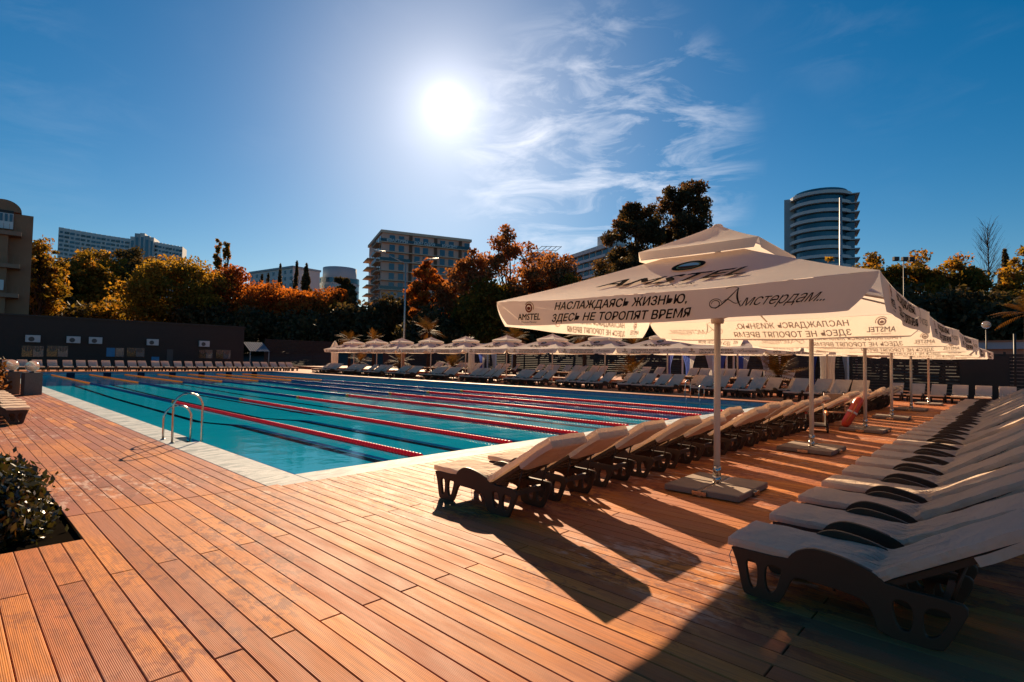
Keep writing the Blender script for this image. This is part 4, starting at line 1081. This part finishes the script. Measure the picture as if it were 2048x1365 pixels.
# tan tower block, left edge
b = at_depth((64, 500), 72); sv = (b-CAM)[:2]; sv = sv/np.linalg.norm(sv); pv = np.array([sv[1], -sv[0]]); ln = 18.; a = np.array([*(b[:2]-pv*ln), 0]); ang = math.atan2(pv[1], pv[0])
def fac(p, y=500.):
    d = _dir((p, y)); tt = ((b[:2]-CAM[:2]) @ sv)/(d[:2] @ sv); q = CAM+d*tt; return (q[:2]-a[:2]) @ pv, q[2]+.05
t = thing('tower_block', 'tan brick tower block with round-arched gable at the left photo edge', 'building', (a[0], a[1], -.05), ang)
X_ = lambda p: fac(p)[0]
Zp = lambda y: fac(30, y)[1]
MB().box(0, ln, 0, 9, 0, Zp(428)).build('wall', 'brick_tan', t)
m = MB(); ac = X_(2); ar = X_(40)-ac; P = [(ac+ar*math.cos(x), Zp(425)+ (Zp(402)-Zp(425))*math.sin(x)) for x in np.linspace(0, PI, 17)]
m.add([(p[0], 0, p[1]) for p in P]+[(p[0], 9, p[1]) for p in P], [tuple(range(17))[::-1], tuple(range(17, 34))]+[(i, i+1, i+18, i+17) for i in range(16)]); m.build('gable', 'brick_tan', t)
MB().box(X_(-30), X_(24), -.25, -.02, Zp(461), Zp(424)).build('window_recess', 'frame_dark', t)
for i in range(5): window(t, X_(-26)+(i+.5)*(X_(24)-X_(-26))/5, -.26, Zp(446), (X_(24)-X_(-26))/5*.62, Zp(431)-Zp(446), 'win_blue', 0, 'white_paint')
MB().box(X_(-30), X_(24), -.5, -.262, Zp(461), Zp(447)).build('window_panel', 'white_paint', t)
for yp in (468, 532, 590):
    MB().box(X_(-40), X_(42), -1.9, 0, Zp(yp+8), Zp(yp)).build('balcony', 'stone_tan', t)
    for i in range(9): MB().box(X_(-30)+i*.55, X_(-30)+i*.55+.04, -1.85, -1.8, Zp(yp), Zp(yp-14)).build('baluster', 'stone_tan', t)
MB().box(X_(-60), X_(16), -1.4, 0, 0, Zp(470)).build('bay', 'brick_tan', t)
MB().box(X_(-30), X_(12), -2.0, -1.91, Zp(585), Zp(565)).build('awning', 'white_paint', t)
# long dark pool building
YB = 66.
def xz(px, py, Y=YB): p = on_y((px, py), Y); return p[0], p[2]
x1, zt = xz(489, 656); t = thing('pool_building', 'long low dark timber building behind the far lounger row', 'building', (0, YB, 0))
MB().box(-30, x1, 0, 8, -.05, zt).build('wall', 'dark_wood', t); MB().box(-30.2, x1+.15, -.15, 8.2, zt, zt+.14).build('roof_edge', 'frame_dark', t)
for i in range(20): MB().box(-30, x1, -.018, 0, .3+i*.235, .3+i*.235+.2).build('cladding_board', 'dark_wood', t)
for (a, b, y0, y1, cu) in ((44,86,692,714,1),(94,135,692,714,1),(213,247,696,714,2),(254,288,696,714,1),(398,424,700,717,1),(432,460,700,718,1)):
    xa, za = xz(a, y0); xb, zb_ = xz(b, y1); wd = MB().box(xa-.06, xb+.06, -.07, -.02, zb_-.06, za+.06).build('window', 'frame_dark', t)
    MB().box(xa, (xa+xb)/2-.03, -.085, -.072, zb_, za).build('pane', 'sign_blue' if cu == 2 else 'win_dark', wd); MB().box((xa+xb)/2+.03, xb, -.085, -.072, zb_, za).build('pane', 'win_blue', wd)
    P = [[(x, -.10-.03*math.sin(x*30), z if k else za-.02) for x in np.linspace(xa, xb, 24)] for k, z in ((0, 0), (1, za-.45*(za-zb_)))]
    P[1] = [(p[0], p[1], za-(.2+.35*abs(math.sin((p[0]-xa)/(xb-xa)*2*PI)))*(za-zb_)) for p in P[1]]
    if cu == 1: MB().grid(P[::-1]).build('curtain', 'curtain_pink', wd)
xa, za = xz(334, 699); xb, _ = xz(346, 699); MB().box(xa, xb, -.06, -.02, RZ, za).build('door', 'ac_dark', t)
xa, za = xz(303, 714); xb, zb_ = xz(318, 722); MB().box(xa, xb, -.06, -.02, zb_, za).build('notice_board', 'sign_blue', t)
for i, (px, py) in enumerate(((65,679),(146,681),(190,682.5),(304,686),(407,689))):
    x, z = xz(px, py); u = thing('air_conditioner', f'white air conditioner unit on the dark building, {ordw(i)} from the left', 'air conditioner', (x, YB-.05, z-.3), 0, 'air conditioners on the dark building')
    MB().chamfer_box(-.58, .58, -.36, -.06, 0, .72, .02).build('casing', 'ac_white', u)
    f = MB().tube([(-.12, -.362, .31), (-.12, -.375, .31)], .24, 20).build('fan', 'ac_dark', u)
    for j in range(3): MB().tube([(-.12, -.385, .31), (-.12, -.39, .31)], .07+.07*j, 16, False).build('grille', 'ac_white', f)
    MB().box(-.4, -.36, -.3, 0, -.04, 0).box(.36, .4, -.3, 0, -.04, 0).build('bracket', 'ac_dark', u)
# lean-to with corrugated roof
x0, z0 = xz(491, 684, 67); x1, _ = xz(531, 684, 67); _, zlo = xz(500, 703, 67)
t = thing('lean_to', 'small corrugated metal lean-to right of the dark building', 'shelter', (0, 67, 0))
P = [[(x, -1.6 if k == 0 else 1., (zlo if k == 0 else z0)+.025*math.sin((x-x0)*22)) for x in np.linspace(x0, x1, 60)] for k in range(2)]
MB().grid(P).build('roof', 'metal_roof', t)
for x in (x0+.1, x1-.1): MB().tube([(x, -1.5, RZ), (x, -1.5, zlo)], .05, 6).build('post', 'galvanised', t)
# slatted fences
def slat_fence(name, label, A, Bp, z0, z1, sp_, hs_, post_every, gapset=()):
    ang, ln = dirs(A, Bp); t = thing(name, label, 'fence', (A[0], A[1], z0), ang); n_ = int((z1-z0)/sp_)
    np_ = max(1, int(round(ln/post_every))); seg = ln/np_
    sm = MB().box(.02, seg-.02, -.015, .015, 0, hs_).mesh('slat', 'fence_wood')
    for j in range(np_+1): MB().box(j*seg-.06, j*seg+.06, .016, .12, 0, z1-z0+.1).build('post', 'frame_dark', t)
    for j in range(np_):
        for i in range(n_):
            o = link('slat', sm, t); o.location = (j*seg, 0, .06+i*sp_)
    return t
a = on_y((531, 690), 68); b = on_y((670, 690), 68); zt = on_y((560, 680), 68)[2]
slat_fence('slat_fence', 'dark horizontal slat fence between the dark building and far parasols', a, b, RZ-.01, zt, .21, .165, 3.)
slat_fence('slat_fence', 'dark horizontal slat fence behind the pale right-hand loungers', (36.2, -2.6), (36.2, -13), .04, 2.75, .19, .155, 2.6)
slat_fence('slat_fence', 'dark horizontal slat fence left of the pale right-hand loungers', (36.6, 3.5), (36.3, -2.5), .04, 2.9, .175, .16, 2.)
slat_fence('slat_fence', 'dark slat fence far behind the terrace parasols', (41, 60), (41, 4), TZ-.01, 3.1, .2, .17, 7.)
MB().box(36.0, 36.12, -8.0, -5.9, .05, 2.6).build('timber_panel', 'dark_wood', label='solid dark panel in the right-hand slat fence', cat='panel')
# curtained cabanas
def cabana(label, y0, y1, X=37.5, zb=TZ, h=2.9, blue=True):
    t = thing('cabana', label, 'cabana', (X, 0, zb))
    for x in (-1.2, 1.4):
        for y in (y0, y1): MB().box(x-.06, x+.06, y-.06, y+.06, 0, h).build('post', 'white_paint', t)
    MB().box(-1.35, 1.55, min(y0, y1)-.15, max(y0, y1)+.15, h, h+.12).build('roof', 'white_paint', t)
    for (ys, sg, mt_) in ((y0, 1, 'curtain_white'), (y1, -1, 'curtain_blue' if blue else 'curtain_white'), ((y0+y1)/2, 1, 'curtain_blue' if blue else 'curtain_white'), ((y0+y1)/2, -1, 'curtain_white')):
        P = []
        for j in range(11):
            tt = j/10; w_ = abs(y1-y0)*.25*((1-tt)**1.5*.9+.12 if tt < .65 else .30)
            P.append([(-1.28+.05*math.sin(s_*22+j*.3), ys+sg*w_*s_*(1 if y1 > y0 else -1), h*(1-tt)) for s_ in np.linspace(0, 1, 24)])
        MB().grid(P).build('curtain', mt_, t)
for lb, p0, p1, bl in (('cabana with white and blue curtains behind the middle far parasols', 1425, 1335, True), ('cabana with violet-blue curtains behind the nearest parasol pole', 1535, 1440, True), ('cabana with blue curtains and white drape left of the dark fence', 1695, 1625, True), ('cabana with white drape and blue curtain, left of centre', 990, 940, True)):
    cabana(lb, on_x((p0, 720), 36.2)[1], on_x((p1, 720), 36.2)[1], blue=bl)
for lb, px in (('long white drape tied to a post right of the far loungers', 1655), ('long pale drape hanging behind the far parasols, left of centre', 943)):
    q = on_x((px, 712), 30.6); t = thing('drape', lb, 'drape', (q[0], q[1], TZ if q[1] > 1 else .05)); z = 3.0
    P = [[((.28+.05*math.sin(9*a))*(1-.25*math.sin(PI*j/10))*math.cos(a), (.42+.06*math.sin(9*a))*(1-.25*math.sin(PI*j/10))*math.sin(a), z*(1-j/10)) for a in np.linspace(0, 2*PI, 40)] for j in range(11)]
    MB().grid(P).build('cloth', 'curtain_white', t); MB().tube([(0,0,0),(0,0,z+.1)], .05, 8).build('post', 'white_paint', t)
# lamp posts and masts
def post(label, base, top, r0, r1, mat='galvanised', name='lamp_post', cat='lamp post'):
    t = thing(name, label, cat, (base[0], base[1], base[2])); MB().tube([(0,0,0),(0,0,(top-base[2])*.5),(0,0,top-base[2])], [r0, (r0+r1)/2, r1], 10).build('pole', mat, t); return t
q = at_depth((808, 676), 58); top = at_depth((810, 526), 58)[2]
t = post('tall grey lamp post with two long arms and a ring, left of the sun glare', (q[0], q[1], TZ), top, .13, .07)
rt = np.array([RM[0][0], RM[1][0], 0]); rt /= np.linalg.norm(rt); hz = top-TZ; k_ = 58/F_PX
for sx, (dx, dy) in ((-1, (-48, 22)), (1, (50, 8))):
    e = rt*dx*k_; e[2] = hz+dy*k_; s_ = rt*2*sx*k_; s_[2] = hz
    MB().tube([s_, e], .05, 6).build('arm', 'galvanised', t); e2 = e+rt*sx*.9; e2[2] += .12; l_ = MB().tube([e-rt*sx*.4, e2], [.10, .13], 8); l_.build('lamp_head', 'galvanised', t)
MB().tube([rt*math.cos(a)*.22+np.array([0,0,hz-.62+.6*math.sin(a)]) for a in np.linspace(0, 2*PI, 25)], .03, 5, False).build('ring', 'galvanised', t)
q = on_z((1683, 764), .3); post('thick grey mast rising behind the nearest parasol to above the trees', (q[0], q[1], .045), on_x((1684, 395), q[0])[2], .20, .13, name='mast', cat='mast')
q = at_depth((1808, 600), 52); t = post('thin floodlight pole with a row of lamps before the olive trees', (q[0], q[1], 0), at_depth((1808, 522), 52)[2], .06, .05, 'frame_dark', 'floodlight_pole', 'floodlight'); z = at_depth((1808, 522), 52)[2]
MB().tube([-rt*1.1+np.array([0,0,z]), rt*1.1+np.array([0,0,z])], .04, 5).build('crossbar', 'frame_dark', t)
for u_ in (-.75, .1, .75): MB().cbox((*(rt*u_)[:2], z+.22), (.5, .3, .34), YAW-PI/2).build('lamp', 'frame_dark', t)
q = at_depth((1973, 700), 38); t = post('dark post with a frosted globe lamp at the right', (q[0], q[1], 0), at_depth((1973, 660), 38)[2], .05, .04, 'frame_dark'); z = at_depth((1973, 650), 38)[2]
MB().lathe([(max(.002, .27*math.sin(a)), z-.27*math.cos(a)) for a in np.linspace(0, PI, 12)], n=18).build('globe', 'globe_glass', t)
q = at_depth((2030, 720), 30); post('dark fence post standing at the right photo edge', (q[0], q[1], 0), at_depth((2030, 668), 30)[2], .07, .06, 'frame_dark', 'post', 'post')
# low house behind the right-hand fence
a = at_depth((1925, 690), 50); b = at_depth((2140, 690), 44); ang, ln = dirs(a, b); t = thing('house', 'low house with blue-grey roof band behind the right-hand fence', 'building', (a[0], a[1], 0), ang)
z1 = at_depth((2000, 698), 47)[2]; z2 = at_depth((2000, 684), 47)[2]
MB().box(0, ln, 0, 6, 0, z1).build('wall', 'stone_tan', t); MB().box(-.3, ln+.3, -.3, 6.3, z1, z2).build('roof_band', 'bldg_grey', t); MB().box(-.4, ln+.4, -.4, 6.4, z2, z2+.15).build('roof', 'brick_tan', t)
